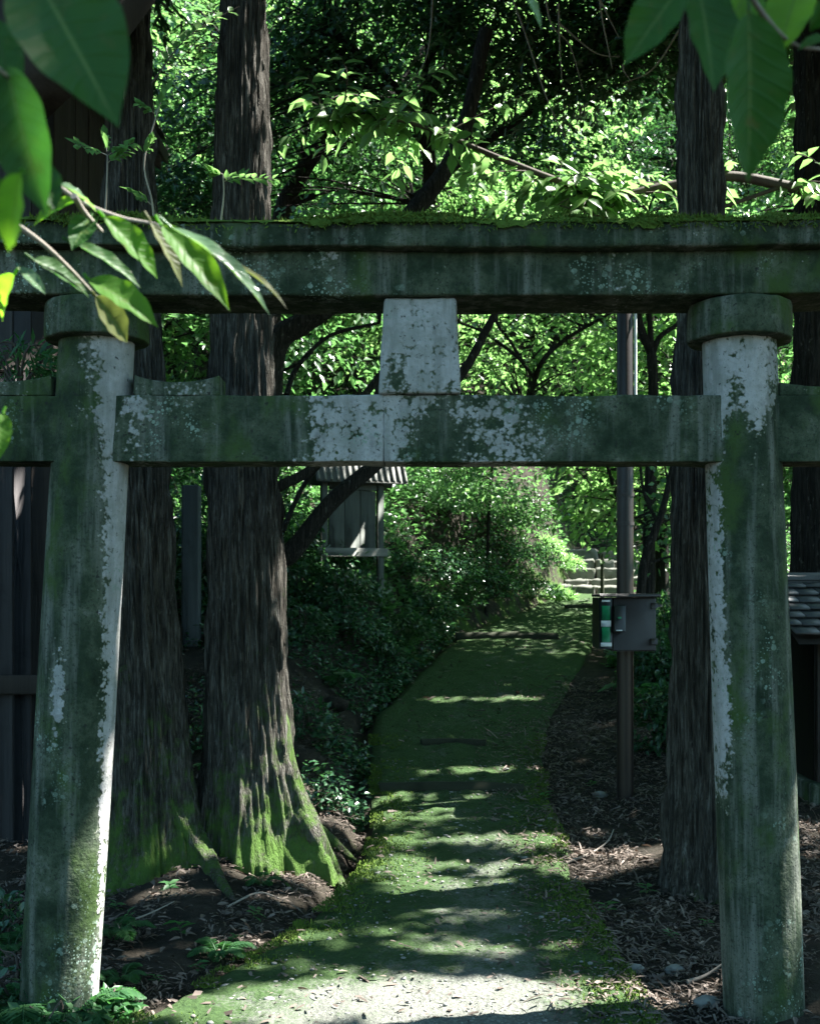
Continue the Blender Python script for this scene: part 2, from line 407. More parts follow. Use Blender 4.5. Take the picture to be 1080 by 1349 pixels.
# ------------------------------------------------------------------ gaps cut in the crowns overhead to let sun onto chosen foreground spots
GAPS = []
def gap(p, r): GAPS.append((np.asarray(p, float), r))
def gap_px(px, py, r, D=None): gap(hit(px, py), r*(1.25 if py < 1300 else 1.6)+.05) if D is None else gap(at(px, py, D), r*1.5+(.07 if D > 5 else .035 if py < 1000 else .10))
def open_sky(P, rng, soft=.35, tmin=.5):
    """True for leaves that do not stand in a gap"""
    keep = np.ones(len(P), bool); jit = 1+soft*(rng.random(len(P))*2-1)
    for p, r in GAPS:
        v = P-p; t = v@S; d2 = (v*v).sum(1)-t*t
        keep &= ~((t > tmin) & (d2 < (r*jit)**2))
    return keep
#GAPS
rngg = np.random.default_rng(4)
for py, xa, xb, r in [(1349, 200, 840, .16), (1330, 300, 780, .09), (1311, 420, 810, .065), (1284, 290, 430, .04), (1266, 530, 730, .06), (1252, 320, 470, .045), (1240, 490, 610, .045), (1220, 530, 670, .04), (1198, 510, 600, .035), (1178, 485, 670, .05), (1156, 490, 745, .08),
                      (1138, 505, 560, .04), (1119, 515, 745, .09), (1090, 495, 600, .055), (1074, 590, 705, .045), (1058, 545, 640, .04), (1026, 555, 705, .075), (930, 560, 695, .06), (985, 560, 640, .03)]:
    a, b = hit(xa, py), hit(xb, py); n = max(2, int(abs(b[0]-a[0])/.07))
    for k in range(n+1):
        if rngg.random() < .86: gap(a+(b-a)*k/n+np.array([0, rngg.normal(0, .035), 0]), (r*1.15+.045)*rngg.uniform(.7, 1.25))
for px, py, r in [(430, 1258, 0.06), (340, 1258, 0.04), (460, 1098, 0.05), (445, 1118, 0.05), (455, 1075, 0.04), (760, 1130, 0.09), (800, 1128, 0.11), (850, 1120, 0.1), (780, 1098, 0.06), (760, 1000, 0.05), (790, 960, 0.05), (850, 1070, 0.05), (930, 1298, 0.05), (200, 1182, 0.05), (275, 1255, 0.06), (370, 1185, 0.09), (350, 1125, 0.05), (830, 1132, 0.13), (740, 1128, 0.1), (270, 1040, 0.05), (430, 1170, 0.05), (160, 1260, 0.04), (80, 1245, 0.03)]:
    gap_px(px, py, r)
for px, py, r, D in [(335, 60, .06, 6.3), (338, 90, .07, 6.3), (328, 150, .06, 6.3), (333, 185, .07, 6.3), (340, 250, .06, 6.3), (342, 275, .05, 6.3), (325, 45, .04, 6.3),
                     (330, 985, .09, 6.2), (365, 1060, .16, 6.15), (300, 1060, .12, 6.2), (325, 1100, .12, 6.1), (430, 1150, .12, 6.0), (350, 1015, .14, 6.2), (400, 1110, .15, 6.1), (380, 985, .10, 6.2), (345, 1015, .10, 6.2), (365, 1040, .11, 6.15), (390, 1000, .10, 6.2), (385, 1070, .10, 6.1), (410, 1090, .09, 6.05), (400, 1120, .08, 6.0), (430, 1140, .07, 6.0), (395, 930, .05, 6.2), (320, 1050, .07, 6.2), (345, 1075, .06, 6.2), (375, 960, .06, 6.2),
                     (1020, 740, .030, 4.07), (1022, 765, .035, 4.07), (1018, 795, .03, 4.07), (1024, 715, .018, 4.07), (1042, 1120, .03, 4.1), (1044, 1150, .045, 4.1), (1043, 1185, .05, 4.1), (1038, 1215, .035, 4.1),
                     (248, 930, .05, 6.2), (255, 1000, .05, 6.2), (175, 640, .04, 6.1), (210, 700, .04, 6.1)]:
    gap_px(px, py, r, D)
for k in range(20): gap(at(174-55*k/19, 440+890*k/19, 4.2), .05+.03*(k % 3)+.12*(k > 12))
for k in range(28): gap_px(150+27*k, 288, .05+.06*((k*7) % 5)/4, 4.15)
for px, py in [(1060, 250), (1000, 240), (950, 235), (900, 240), (840, 250), (790, 250), (740, 240), (700, 222), (650, 205), (600, 185), (550, 165), (500, 155), (450, 150), (410, 150)]: gap(at(px, py, 8.0), .48)
for px, py in [(640, 215), (720, 235), (880, 200), (830, 190), (980, 200), (1050, 200)]: gap(at(px, py, 8.0), .5)
for px, py in [(428, 690), (440, 665), (447, 655), (462, 640), (490, 665), (483, 690), (495, 720), (500, 660), (440, 625), (480, 622), (515, 630), (460, 727), (505, 700)]: gap(at(px, py, 11.9), .17)
for px, py, r in [(160, 320, .17), (200, 340, .16), (70, 280, .09), (280, 380, .17), (330, 380, .16), (190, 415, .15), (15, 390, .15), (110, 265, .13)]: gap(at(px, py, 1.35), r)
for px, py, r in [(16, 300, .10), (955, 10, .09), (1035, 30, .08)]: gap(at(px, py, .9), r)
for px, py in [(140, 190), (110, 195), (165, 195), (200, 150), (195, 200), (295, 230), (340, 235)]: gap(at(px, py, 4.35), .10)
for px, py in [(232, 66), (262, 38), (300, 14), (240, 78)]: gap(at(px, py, 5.6), .12)
for px, py in [(10, 640), (14, 675), (6, 620), (45, 455), (30, 480)]: gap(at(px, py, 6.88), .13)
# ------------------------------------------------------------------ the gate
GY = 4.2
torii = thing('torii_gate', 'old mossy stone gate with two round pillars and double lintel over the path', 'gate', (0, GY, 0))
def gate_pillar(x0, z0, x1, z1, r0, r1, side):
    n, m = 110, 72; t = np.linspace(0, 1, n)[:, None]; th = np.linspace(0, 2*np.pi, m, endpoint=False)[None]
    x = x0+(x1-x0)*t; z = z0+(z1-z0)*t; r = r0+(r1-r0)*t+.006*np.sin(t*np.pi)
    r = r*(1+.016*(fbm(np.cos(th)*2.2+side*5, np.sin(th)*2.2, z*2.0, 41)-.5)*2+.006*(fbm(np.cos(th)*9, np.sin(th)*9, z*9, 42)-.5))
    V = np.stack([x+r*np.cos(th), GY+r*np.sin(th), z+0*th], -1)
    cx = np.cos(th)+0*t; zz = z+0*th
    if side < 0:      # bare streak, wide at the top; pale edge strip stands in for side light
        a = .85*sstep(1.95, 2.4, zz)*sstep(-.6, 0, cx)+1.35*np.exp(-((cx-.86)/(.20+.22*sstep(1.2, 2.4, zz)))**2)*sstep(.4, 1.5, zz)+1.1*sstep(.86, .97, cx)-.25
        a = a+1.2*np.exp(-((cx+.2)/.20)**2)*np.exp(-((zz-1.2)/.24)**2)
    else:
        a = 1.35*sstep(2.05, 2.40, zz)*(1-.2*np.abs(cx))+1.55*np.exp(-((cx+.92)/.22)**2)*sstep(.5, 1.2, zz)+.6*np.exp(-((cx-.1)/.25)**2)*sstep(1.7, 2.1, zz)-.25
    return MB().add(V.reshape(-1, 3), grid_faces(m, n, True), a.ravel()).build('pillar', M['stone'], torii, True, 'pale')
gate_pillar(-1.308, -.2, -1.146, 2.6, .139, .134, -1)
gate_pillar(1.312, -.2, 1.208, 2.6, .144, .131, 1)

def dense_box(x0, x1, y0, y1, z0, z1, res=.035, bev=.012, pale=None, wob=.006, warp=None, seed=0):
    """stone block as six finely divided rounded faces with slightly worn surfaces"""
    mb = MB(); c = np.array([(x0+x1)/2, (y0+y1)/2, (z0+z1)/2]); h = np.array([x1-x0, y1-y0, z1-z0])/2
    for ax in range(3):
        for s in (-1, 1):
            b, d = [(1, 2), (2, 0), (0, 1)][ax]
            nb, nd = max(4, int(2*h[b]/res)), max(4, int(2*h[d]/res))
            e = np.array([0, .25, .6, 1.])*bev*1.6
            ub = np.unique(np.r_[-h[b]+e, np.linspace(-h[b]+bev*2, h[b]-bev*2, nb), h[b]-e]); ud = np.unique(np.r_[-h[d]+e, np.linspace(-h[d]+bev*2, h[d]-bev*2, nd), h[d]-e])
            Bm, Dm = np.meshgrid(ub, ud); P = np.zeros(Bm.shape+(3,)); P[..., b] = Bm; P[..., d] = Dm; P[..., ax] = s*h[ax]
            core = np.clip(P, -(h-bev), h-bev); dv = P-core; P = core+unit(dv)*bev
            W = P+c; P = W+unit(dv)*(wob*2*(fbm(W[..., 0]*5+seed, W[..., 1]*5, W[..., 2]*5, 50+seed)-.5)+wob*(fbm(W[..., 0]*22, W[..., 1]*22, W[..., 2]*22, 51)-.5))[..., None]
            a = pale(P) if pale else np.zeros(P.shape[:2])
            if warp: P = warp(P)
            f = grid_faces(len(ub), len(ud))
            mb.add(P.reshape(-1, 3), f if s > 0 else f[:, ::-1], a.ravel())
    return mb
def sori(P):
    P = P.copy(); P[..., 2] += .035*np.abs(P[..., 0]/2.2)**3; return P
kasagi = dense_box(-2.25, 2.25, 4.0, 4.4, 2.785, 2.872, pale=lambda P: -.22+.35*np.exp(-((P[..., 0]+.12)/.05)**2)+.3*np.exp(-((P[..., 0]-.98)/.15)**2), warp=sori, wob=.012, seed=3).build('top_lintel', M['stone'], torii, True, 'pale')
dense_box(-2.1, 2.1, 4.06, 4.345, 2.628, 2.788, pale=lambda P: .45*np.exp(-((P[..., 0]+.30)/.12)**2)*sstep(2.62, 2.72, P[..., 2])+.35*np.exp(-((P[..., 0]-.72)/.12)**2)-.12, warp=sori, seed=4).build('lower_lintel', M['stone'], torii, True, 'pale')
def nuki_pale(P):
    x, z = P[..., 0], P[..., 2]
    a = 1.35*np.exp(-((x+.14)/.27)**4)+1.1*np.exp(-((x-.31)/.19)**4)-.95*np.exp(-((x-.09)/.09)**2)*sstep(2.26, 2.12, z)+.95*np.exp(-((x+.98)/.06)**2)+.42*np.exp(-((x+.78)/.14)**2)*sstep(2.10, 2.25, z)
    return a-.25+.12*np.exp(-((x-.8)/.15)**2)
for xa_, xb_ in ((-1.78, -.0955), (-.0945, 1.78)): dense_box(xa_, xb_, 4.11, 4.285, 2.041, 2.281, res=.02, bev=.005, pale=nuki_pale, seed=5).build('tie_beam', M['stone'], torii, True, 'pale')
def tablet_warp(P):
    P = P.copy(); t = (P[..., 2]-2.283)/.35; P[..., 0] = .036+(P[..., 0]-.036)*(1-.14*np.clip(t, 0, 1)); return P
dense_box(-.112, .185, 4.085, 4.26, 2.284, 2.626, res=.02, pale=lambda P: 1.15-.55*np.exp(-((P[..., 0]+.06)/.05)**2)*sstep(2.5, 2.33, P[..., 2]), warp=tablet_warp, seed=6).build('centre_strut', M['stone'], torii, True, 'pale')
def ring(cx, seed):
    n, m = 26, 80; th = np.linspace(0, 2*np.pi, m, endpoint=False)[None]
    prof = np.array([(.11, 2.488), (.150, 2.488), (.176, 2.489), (.185, 2.492), (.1875, 2.50), (.188, 2.53), (.187, 2.57), (.185, 2.606), (.181, 2.620), (.172, 2.6255), (.10, 2.6265)])
    pr = spline(np.c_[prof, 0*prof[:, 0]], n)
    r = pr[:, 0][:, None]*(1+.07*(fbm(np.cos(th)*3+seed, np.sin(th)*3, pr[:, 1][:, None]*6, seed)-.5)); z = pr[:, 1][:, None]+.008*(fbm(np.cos(th)*3, np.sin(th)*3, seed, 9)-.5)
    V = np.stack([cx+r*np.cos(th), GY+r*np.sin(th), z+0*th], -1)
    MB().add(V.reshape(-1, 3), grid_faces(m, n, True), -.22).build('capital_ring', M['stone'], torii, True, 'pale')
ring(-1.152, 61); ring(1.214, 62)
def wedge(x0, x1, hi, seed):
    def w(P):
        P = P.copy(); t = (P[..., 0]-x0)/(x1-x0); f = np.clip((P[..., 2]-2.283)/.08, 0, 1)
        P[..., 2] -= f*.036*np.sin(np.pi*np.clip(t, 0, 1))**.7*.8; return P
    dense_box(x0, x1, 4.13, 4.27, 2.283, 2.283+hi, res=.012, bev=.006, pale=lambda P: .22+0*P[..., 0], warp=w, wob=.004, seed=seed).build('wedge', M['stone'], torii, True, 'pale')
wedge(-1.00, -.69, .078, 7); wedge(-1.72, -1.30, .078, 8); wedge(1.34, 1.70, .05, 9)
# moss carpet on the top lintel: cushion plus short shoots, one part
rng = np.random.default_rng(77)
mb = MB(); gx, gy = np.meshgrid(np.linspace(-2.24, 2.24, 700), np.r_[3.989, 3.990, 3.992, 3.995, np.linspace(3.999, 4.40, 34)])
cush = .004+.030*sstep(.35, .75, fbm(gx*3.5, gy*5, 0, 71))+.018*(fbm(gx*22, gy*22, 0, 72, 3)-.3)
ed = np.minimum(gy-3.997, 4.40-gy); zz = 2.872+.035*np.abs(gx/2.2)**3+np.where(ed < .003, -.004-.028*sstep(.45, .85, fbm(gx*7, 3, 0, 75)*.6+.4*fbm(gx*45, 3, 0, 76))*np.clip((3.9985-gy)/.0095, 0, 1)-(gy > 4.39)*.02, cush*sstep(-.03, .03, ed)+.003)
mb.add(np.stack([gx, gy, zz], -1).reshape(-1, 3), grid_faces(700, 38))
n = 26000; px_, py_ = rng.uniform(-2.2, 2.2, n), 3.99+.22*rng.random(n)**1.5
dens = fbm(px_*3.5, py_*5, 0, 71); k = rng.random(n) < sstep(.3, .7, dens)+.1; px_, py_, dens = px_[k], py_[k], dens[k]
P = np.stack([px_, py_, 2.874+.035*np.abs(px_/2.2)**3+.022*sstep(.35, .75, dens)], -1); P[:, 2] -= np.where(py_ < 4.0, rng.random(len(P))*.035, 0); P[:, 1] -= np.where(py_ < 4.0, .004, 0); D = rng.normal(0, .55, P.shape)+np.where((py_ < 4.0)[:, None], [0, -.8, -.5], [0, -.25, 1.]) 
leaves(mb, P, D, rng.normal(size=P.shape), rng.uniform(.010, .028, len(P)), .005, 'needle')
mb.build('moss', M['moss'], torii)

# ------------------------------------------------------------------ cedars
def cedar_trunk(root, pts, rad, lobes, seed, moss_h, mat, roots=(), flare=.5, nz=420, m=180, z_top=None):
    P = spline(pts, nz); t = np.linspace(0, 1, nz); r = np.interp(t, *rad)[:, None]
    th = np.linspace(0, 2*np.pi, m, endpoint=False)[None]; z = P[:, 2][:, None]; zb = z-P[0, 2]
    fl = 0
    for ang, amp, wid, h in lobes:
        d = (th-R(ang)+np.pi) % (2*np.pi)-np.pi
        fl = fl+amp*np.exp(-(d/wid)**2)*np.exp(-np.maximum(zb-.12, 0)/h)
    fl = fl+flare*.10*np.exp(-zb/.35)*(1+.5*np.sin(th*3+seed))
    c, s = np.cos(th), np.sin(th)
    rid = fbm(c*4.2+seed, s*4.2, z*.35, seed, 4); rid2 = fbm(c*10+seed, s*10, z*2.2, seed+3, 3); fine = fbm(c*17, s*17, z*9, seed+5, 3)
    rr = r*(1+.13*(rid-.5)*2)+fl+.033*(np.abs(rid2-.5)*4-.8)+.024*(fine-.5)
    V = np.stack([P[:, 0][:, None]+rr*c, P[:, 1][:, None]+rr*s, z+0*th], -1)
    a = 1.0*np.exp(-zb/moss_h)*(.75+.35*np.cos(th-R(-60)))+.25*(rid-.5)-.12+0*th
    MB().add(V.reshape(-1, 3), grid_faces(m, nz, True), a.ravel()).build('trunk', mat, root, True, 'moss')
    for rp, r0 in roots:      # surface roots running out over the ground
        q = spline(rp, 40); mb = MB(); tube(mb, q, np.linspace(1, .06, 40)*r0, 26, a=.55, rough=.45, seed=seed); mb.build('root', mat, root, True, 'moss')

def cedar_crown(root, seed, cx, cy, z0, z1, rad, n_limb_, twigs=True, dens=1.0, mat='needle'):
    """whorls of drooping limbs hung with needle sprays"""
    rng = np.random.default_rng(seed); wb, nb = MB(), MB()
    for i in range(int(n_limb_*1.8)):
        t = rng.random(); z = z0+(z1-z0)*t; ang = rng.random()*2*np.pi; L = rad*(1.05-.75*t)*rng.uniform(.6, 1.1)
        d = np.array([math.cos(ang), math.sin(ang), 0]); sid = np.array([-d[1], d[0], 0])
        q = np.linspace(0, 1, 8)[:, None]; base = np.array([cx, cy, z])
        limb = base+d*L*q+np.array([0, 0, 1.])*(.25*L*q-.55*L*q**2)+sid*(rng.normal()*.12*L*q**2)
        if not open_sky(np.repeat(limb, 3, 0), rng).all(): continue
        tube(wb, limb, np.linspace(.035, .006, 8)*min(1.5, L/2+.3), 5)
        ns = int(22*dens*L)
        u = rng.uniform(.18, 1, ns); k = u*7; i0 = np.minimum(k.astype(int), 6); f = (k-i0)[:, None]
        c = limb[i0]*(1-f)+limb[i0+1]*f+sid*(rng.normal(0, .22, ns)*L*.5*(1.1-.6*u))[:, None]+np.c_[np.zeros(ns), np.zeros(ns), rng.normal(-.06, .07, ns)]
        nn = 16
        P = np.repeat(c, nn, 0); D0 = np.repeat(unit(d+sid*rng.normal(0, .6, ns)[:, None]+np.array([0, 0, -.45])), nn, 0)
        s = rng.random(len(P))[:, None]; P = P+D0*s*.34+rng.normal(0, .02, P.shape)-np.array([0, 0, 1.])*(s**2*.08)
        D = D0*.6+rng.normal(0, .5, P.shape)
        keep = open_sky(P, rng)
        leaves(nb, P[keep], D[keep], rng.normal(0, .5, P.shape)[keep]+np.array([0, 0, 1]), rng.uniform(.08, .16, keep.sum()), .022, 'needle', droop=.2)
    wb.build('branches', M['twig'], root); nb.build('crown', M[mat], root)

def cedar(label, base, pts, rad, lobes, seed, moss_h, crown=None, mat='bark', roots=(), m=180, nz=420):
    o = thing('cedar_tree', label, 'tree', base, 'cedar trees around the gate')
    cedar_trunk(o, pts, rad, lobes, seed, moss_h, M[mat], roots, m=m, nz=nz)
    if crown: cedar_crown(o, seed+1, *crown)
    return o
def col(px0, px1, py, D): return at((px0+px1)/2, py, D)
def rt(px, py): return hit(px, py)+np.array([0, 0, .005])
# left cedar (behind the left pillar)
DA = 6.2
gA = float(ground(-1.35, DA))
pA = [np.array([at(205, 1160, DA)[0], DA, gA-.15]), at(195, 900, DA), at(186, 700, DA), at(178, 460, DA), at(172, 200, DA), at(170, -100, DA), at(172, -700, DA), at(180, -1700, DA)]
cedar('mossy leaning cedar just right of the left pillar, its root running towards the path', (pA[0][0], DA, gA), pA, ([0, .15, .3, .5, 1], [.235, .20, .165, .14, .08]), [(-28, .20, .34, .30), (-100, .13, .5, .25), (60, .1, .5, .3), (180, .1, .6, .3)], 101, .8, (pA[-2][0], DA, 6.2, 12, 2.8, 46), roots=[([at(190, 960, 6.2), at(232, 1070, 6.1), at(268, 1125, 6.02), rt(292, 1165), rt(310, 1190)], .10)])
DB = 6.35
gB = float(ground(-.9, DB))
pB = [np.array([at(338, 1140, DB)[0], DB, gB-.15]), at(330, 980, DB), at(322, 700, DB), at(319, 450, DB), at(320, 150, DB), at(322, -100, DB), at(325, -800, DB), at(330, -1800, DB)]
cedar('big cedar left of the path with bright green moss on its flared foot', (pB[0][0], DB, gB), pB, ([0, .15, .3, .5, 1], [.285, .235, .205, .165, .08]), [(-32, .22, .30, .34), (-85, .12, .4, .3), (200, .1, .5, .3), (90, .12, .5, .3)], 111, .75, (pB[-2][0], DB, 6.0, 12.5, 2.8, 46), roots=[([at(345, 940, 6.3), at(385, 1050, 6.22), at(418, 1110, 6.12), rt(443, 1156), rt(466, 1192)-[0, 0, .02]], .115), ([at(350, 1000, 6.4), at(405, 1080, 6.4), rt(448, 1122), rt(474, 1140)], .075), ([at(330, 1010, 6.3), at(335, 1085, 6.1), rt(350, 1135), rt(385, 1175)], .07)])
DC = 5.85
gC = float(ground(1.6, DC))
pC = [np.array([at(930, 1170, DC)[0], DC, gC-.15]), at(928, 950, DC), at(926, 700, DC), at(924, 450, DC), at(921, 150, DC), at(920, -100, DC), at(918, -800, DC), at(915, -1800, DC)]
cedar('dark cedar standing close behind the right pillar', (pC[0][0], DC, gC), pC, ([0, .15, .3, .5, 1], [.20, .172, .155, .118, .06]), [(200, .05, .5, .25), (-40, .06, .5, .2), (-110, .05, .5, .2)], 121, .12, (pC[-2][0]+.2, DC, 6.0, 12, 2.8, 46))
DD = 8.6
gD = float(ground(3.1, DD))
pD = [np.array([at(1083, 1010, DD)[0], DD, gD-.15]), at(1082, 700, DD), at(1080, 450, DD), at(1078, 150, DD), at(1076, -300, DD), at(1070, -1400, DD)]
cedar('dark cedar at the far right edge behind the little tiled hut', (pD[0][0], DD, gD), pD, ([0, .3, .6, 1], [.25, .2, .17, .08]), [(200, .08, .5, .25)], 131, .2, (pD[-2][0], DD, 6.5, 12.5, 3.0, 46), mat='bark_dark', m=90, nz=140)



# ------------------------------------------------------------------ broadleaf trees
def spray_crown(nb, wb, rng, blobs, spray_r, per, L, W, shape='diamond', limbs=None, carve=False, up=.45, droopy=.25, twig_r=.006, jitter=.04, holes=.36):
    """blobs: (centre, radii, number of sprays). A spray is a flat drooping fan of leaves at a twig's end."""
    for c, rad, ns in blobs:
        d = unit(rng.normal(size=(ns, 3))); q = rng.random(ns)[:, None]**.40
        ctr = np.asarray(c)+d*q*np.asarray(rad)
        keep = fbm(ctr[:, 0]*.8, ctr[:, 1]*.8, ctr[:, 2]*.9, 201, 2) > holes; ctr, d = ctr[keep], d[keep]; ns = len(ctr)
        sr = rng.uniform(.6, 1.25, ns)*spray_r
        tilt = unit(d*np.array([.55, .55, .2])+np.array([0, 0, 1.])+rng.normal(0, .25, (ns, 3)))
        ax = unit(np.cross(tilt, rng.normal(size=(ns, 3)))); ay = np.cross(tilt, ax)
        k = np.repeat(np.arange(ns), per); n = len(k)
        rho = np.sqrt(rng.random(n))*sr[k]; th = rng.random(n)*2*np.pi
        o = ax[k]*(rho*np.cos(th))[:, None]+ay[k]*(rho*np.sin(th))[:, None]
        P = ctr[k]+o; P[:, 2] -= droopy*rho**2/sr[k]; P += rng.normal(0, jitter, P.shape)
        D = unit(o)+rng.normal(0, .45, P.shape)+np.array([0, 0, -.25]); N = tilt[k]+rng.normal(0, up, P.shape)
        if carve: m = open_sky(P, rng); P, D, N = P[m], D[m], N[m]
        sz = rng.uniform(.65, 1.2, len(P))
        leaves(nb, P, D, N, L*sz, W*sz, shape)
        if wb is not None and limbs is not None:
            for i in range(ns):
                j = np.argmin(((limbs-ctr[i])**2).sum(1)+1.5*np.maximum(0, limbs[:, 2]-ctr[i, 2])**2); a = limbs[j]
                mid = (a+ctr[i])/2+rng.normal(0, .12, 3)+np.array([0, 0, .12])
                tube(wb, spline([a, mid, ctr[i]], 7), np.linspace(twig_r*2.2, twig_r*.6, 7), 4, cap=False)
                for _ in range(3):
                    a2 = rng.random()*6.28; e = ctr[i]+(ax[i]*math.cos(a2)+ay[i]*math.sin(a2))*sr[i]*.8-np.array([0, 0, .1])
                    tube(wb, [ctr[i], (ctr[i]+e)/2+rng.normal(0, .03, 3), e], [twig_r*.7, twig_r*.5, twig_r*.25], 3, cap=False)

def limb_set(tb, rng, trunk, r0, n, length, up=.6, r=.05, sides=7, start=.35):
    pts = [trunk]
    for i in range(n):
        t = start+(1-start)*(i+rng.random())/n; p = trunk[int(t*(len(trunk)-1))]; a = i*2.4+rng.random()
        d = np.array([math.cos(a), math.sin(a), up]); l = length*(1.15-.6*t)*rng.uniform(.75, 1.2)
        q = spline([p, p+d*l*.4+rng.normal(0, .12, 3), p+d*l*.75+rng.normal(0, .2, 3)+np.array([0, 0, .1]), p+d*np.array([1, 1, .75])*l+rng.normal(0, .2, 3)], 14)
        tube(tb, q, np.linspace(r*(1.1-.6*t), r*.18, 14), sides, rough=.15, seed=i); pts.append(q)
    return np.concatenate(pts)

# unseen tall trees added beyond the right edge to shade gate and near path
def shade_tree(label, base, blobs, seed, per=34, L=.17, W=.10):
    z = float(ground(*base)); o = thing('added_shade_tree', label, 'tree', (*base, z), 'unseen trees added for shade')
    rng = np.random.default_rng(seed); tb, nb = MB(), MB()
    cx, cy, cz = blobs[0][0]; trunk = spline([(base[0], base[1], z-.2), (base[0]+.1, base[1], z+2.5), (base[0], base[1]+.1, 6), (base[0]-.1, base[1], 8.4)], 24)
    tube(tb, trunk, np.linspace(.22, .06, 24), 16, rough=.12, seed=seed)
    lm = trunk
    spray_crown(nb, None, rng, blobs, .5, per, L, W, 'diamond', carve=True, holes=.16)
    tb.build('trunk', M['bark_dark'], o, True); nb.build('crown', M['leaf_mid'], o)
    return o
shade_tree('unseen broadleaf tree added beyond the right edge to shade the gate', (7.6, 5.2), [((4.9, 5.2, 7.6), (3.4, 2.6, 2.0), 880), ((2.6, 4.8, 8.2), (2.2, 2.4, 1.4), 420)], 301)
shade_tree('unseen broadleaf tree added beyond the right edge to shade the box on the pole', (7.8, 9.8), [((5.0, 9.8, 8.2), (3.6, 2.9, 2.1), 950), ((2.2, 9.2, 9.2), (2.4, 2.6, 1.4), 560)], 302, 42)
shade_tree('unseen broadleaf tree added near the camera on the right for shade', (6.8, 1.2), [((4.2, 1.6, 6.6), (3.0, 2.6, 1.8), 760)], 303)
shade_tree('unseen broadleaf tree added far right to darken the bend of the path', (8.4, 13.0), [((5.8, 13.0, 9.6), (3.2, 1.8, 2.2), 420)], 304)

# ------------------------------------------------------------------ trees of the wood behind: four built, the rest copied
def wood_tree(seed, h, rad, leafm, L, W, ns, per, label, loc, name='woodland_tree'):
    rng = np.random.default_rng(seed); o = thing(name, label, 'tree', (0, 0, 0), 'sunlit trees of the wood behind the gate'); tb, nb = MB(), MB()
    lean = rng.normal(0, .35, 2)
    trunk = spline([(0, 0, -.5), (lean[0]*.3, lean[1]*.3, h*.25), (lean[0]*1.2, lean[1], h*.55), (lean[0]*1.4, lean[1]*2, h*.92)], 26)
    tube(tb, trunk, np.linspace(.14, .03, 26)*(h/8), 10, rough=.15, seed=seed)
    lm = limb_set(tb, rng, trunk, .1, 9, rad*.95, .55, .06*(h/8), 6, .22)
    top = np.array([lean[0]*1.1, lean[1]*1.2, 0])
    spray_crown(nb, tb, rng, [(top+(0, 0, h*.62), (rad, rad, h*.40), ns), (top+(0, 0, h*.30), (rad*.9, rad*.9, h*.16), ns//4)], .62, per, L, W, 'diamond', lm, twig_r=.008, up=.3, jitter=.025, droopy=.35, holes=.44)
    tb.build('trunk', M['bark_dark'], o, True); nb.build('crown', M[leafm], o)
    o.location = loc; return o
def copy_tree(o, parent=None):
    c = o.copy(); C.objects.link(c); c.parent = parent
    for ch in o.children:
        d = ch.copy(); C.objects.link(d); d.parent = c
    return c
WL = 'sunlit leafy tree in the dense green wood beyond the gate'
pro = [wood_tree(401, 9, 2.7, 'leaf_sun', .19, .105, 280, 34, WL, (0, 0, 0)), wood_tree(402, 10.5, 3.0, 'leaf_sun', .16, .08, 380, 40, WL, (0, 0, 0)),
       wood_tree(403, 8, 2.9, 'leaf_mid', .18, .10, 320, 34, WL, (0, 0, 0)), wood_tree(404, 11.5, 3.2, 'leaf_mid', .15, .08, 420, 44, WL, (0, 0, 0)), wood_tree(405, 11, 2.8, 'leaf_dark', .13, .06, 420, 44, 'dark green tree among the sunlit trees of the wood', (0, 0, 0))]
rng = np.random.default_rng(9)
spots = [(-4.6, 14.6, 0, .8), (-1.9, 15.2, 2, .72), (.4, 17.0, 1, .78), (-.2, 22.5, 4, .9), (4.6, 25, 4, 1.0), (-5.5, 20.5, 4, 1.0), (3.6, 16.2, 0, .72), (5.4, 14.0, 2, .8), (-6.5, 17.5, 3, .9), (-3.4, 18.8, 1, .9), (-.9, 20.5, 3, .85), (2.0, 22.5, 0, 1.0), 
         (-8, 22, 0, 1.1), (-5, 23.5, 3, 1.0), (-2.4, 25, 0, 1.15), (.6, 26.5, 1, 1.1), (3.4, 28.0, 2, 1.2), (7.6, 27.5, 3, 1.1), (11, 26.5, 1, 1.2)]
for r_, (y, n, x) in enumerate([(32, 8, 12), (38, 8, 14), (45, 9, 17), (53, 9, 20)]):
    for i in range(n): spots.append((-x+2*x*(i+.5)/n+rng.uniform(-1, 1), y+rng.uniform(-2, 2), int(rng.integers(5)), rng.uniform(1.1, 1.4)))
for i, (x, y, k, s) in enumerate(spots):
    first = [j for j, t in enumerate(spots) if t[2] == k][0] == i
    o = pro[k] if first else copy_tree(pro[k])
    o.location = (x, y, float(ground(x, y))); o.rotation_euler = (0, 0, rng.random()*6.28); o.scale = (s, s, s*rng.uniform(.9, 1.1))
    if y > 30: o['label'] = 'distant leafy tree high on the wooded slope at the back'; o['group'] = 'trees of the far slope'

# undergrowth carpeting the slope behind
rng = np.random.default_rng(12); mb = MB(); n = 130000
y = 12.0+22*rng.random(n)**1.5; x = rng.uniform(-.42, .42, n)*y*1.15; k = (x < Lx(y)-.15) | (x > Rx(y)+.25) | (y > 23); x, y = x[k], y[k]
z = ground(x, y)+rng.random(len(x))**2*.55*fbm(x*.9, y*.9, 0, 77)*1.6
leaves(mb, np.stack([x, y, z], -1), rng.normal(0, 1, (len(x), 3))*[1, 1, .5]+[0, 0, .2], rng.normal(0, .45, (len(x), 3))+[0, 0, 1], rng.uniform(.06, .13, len(x)), .05, 'diamond')
tag(mb.build('undergrowth', M['leaf_mid']), 'low green undergrowth carpeting the slope beyond the path', 'undergrowth', kind='stuff')

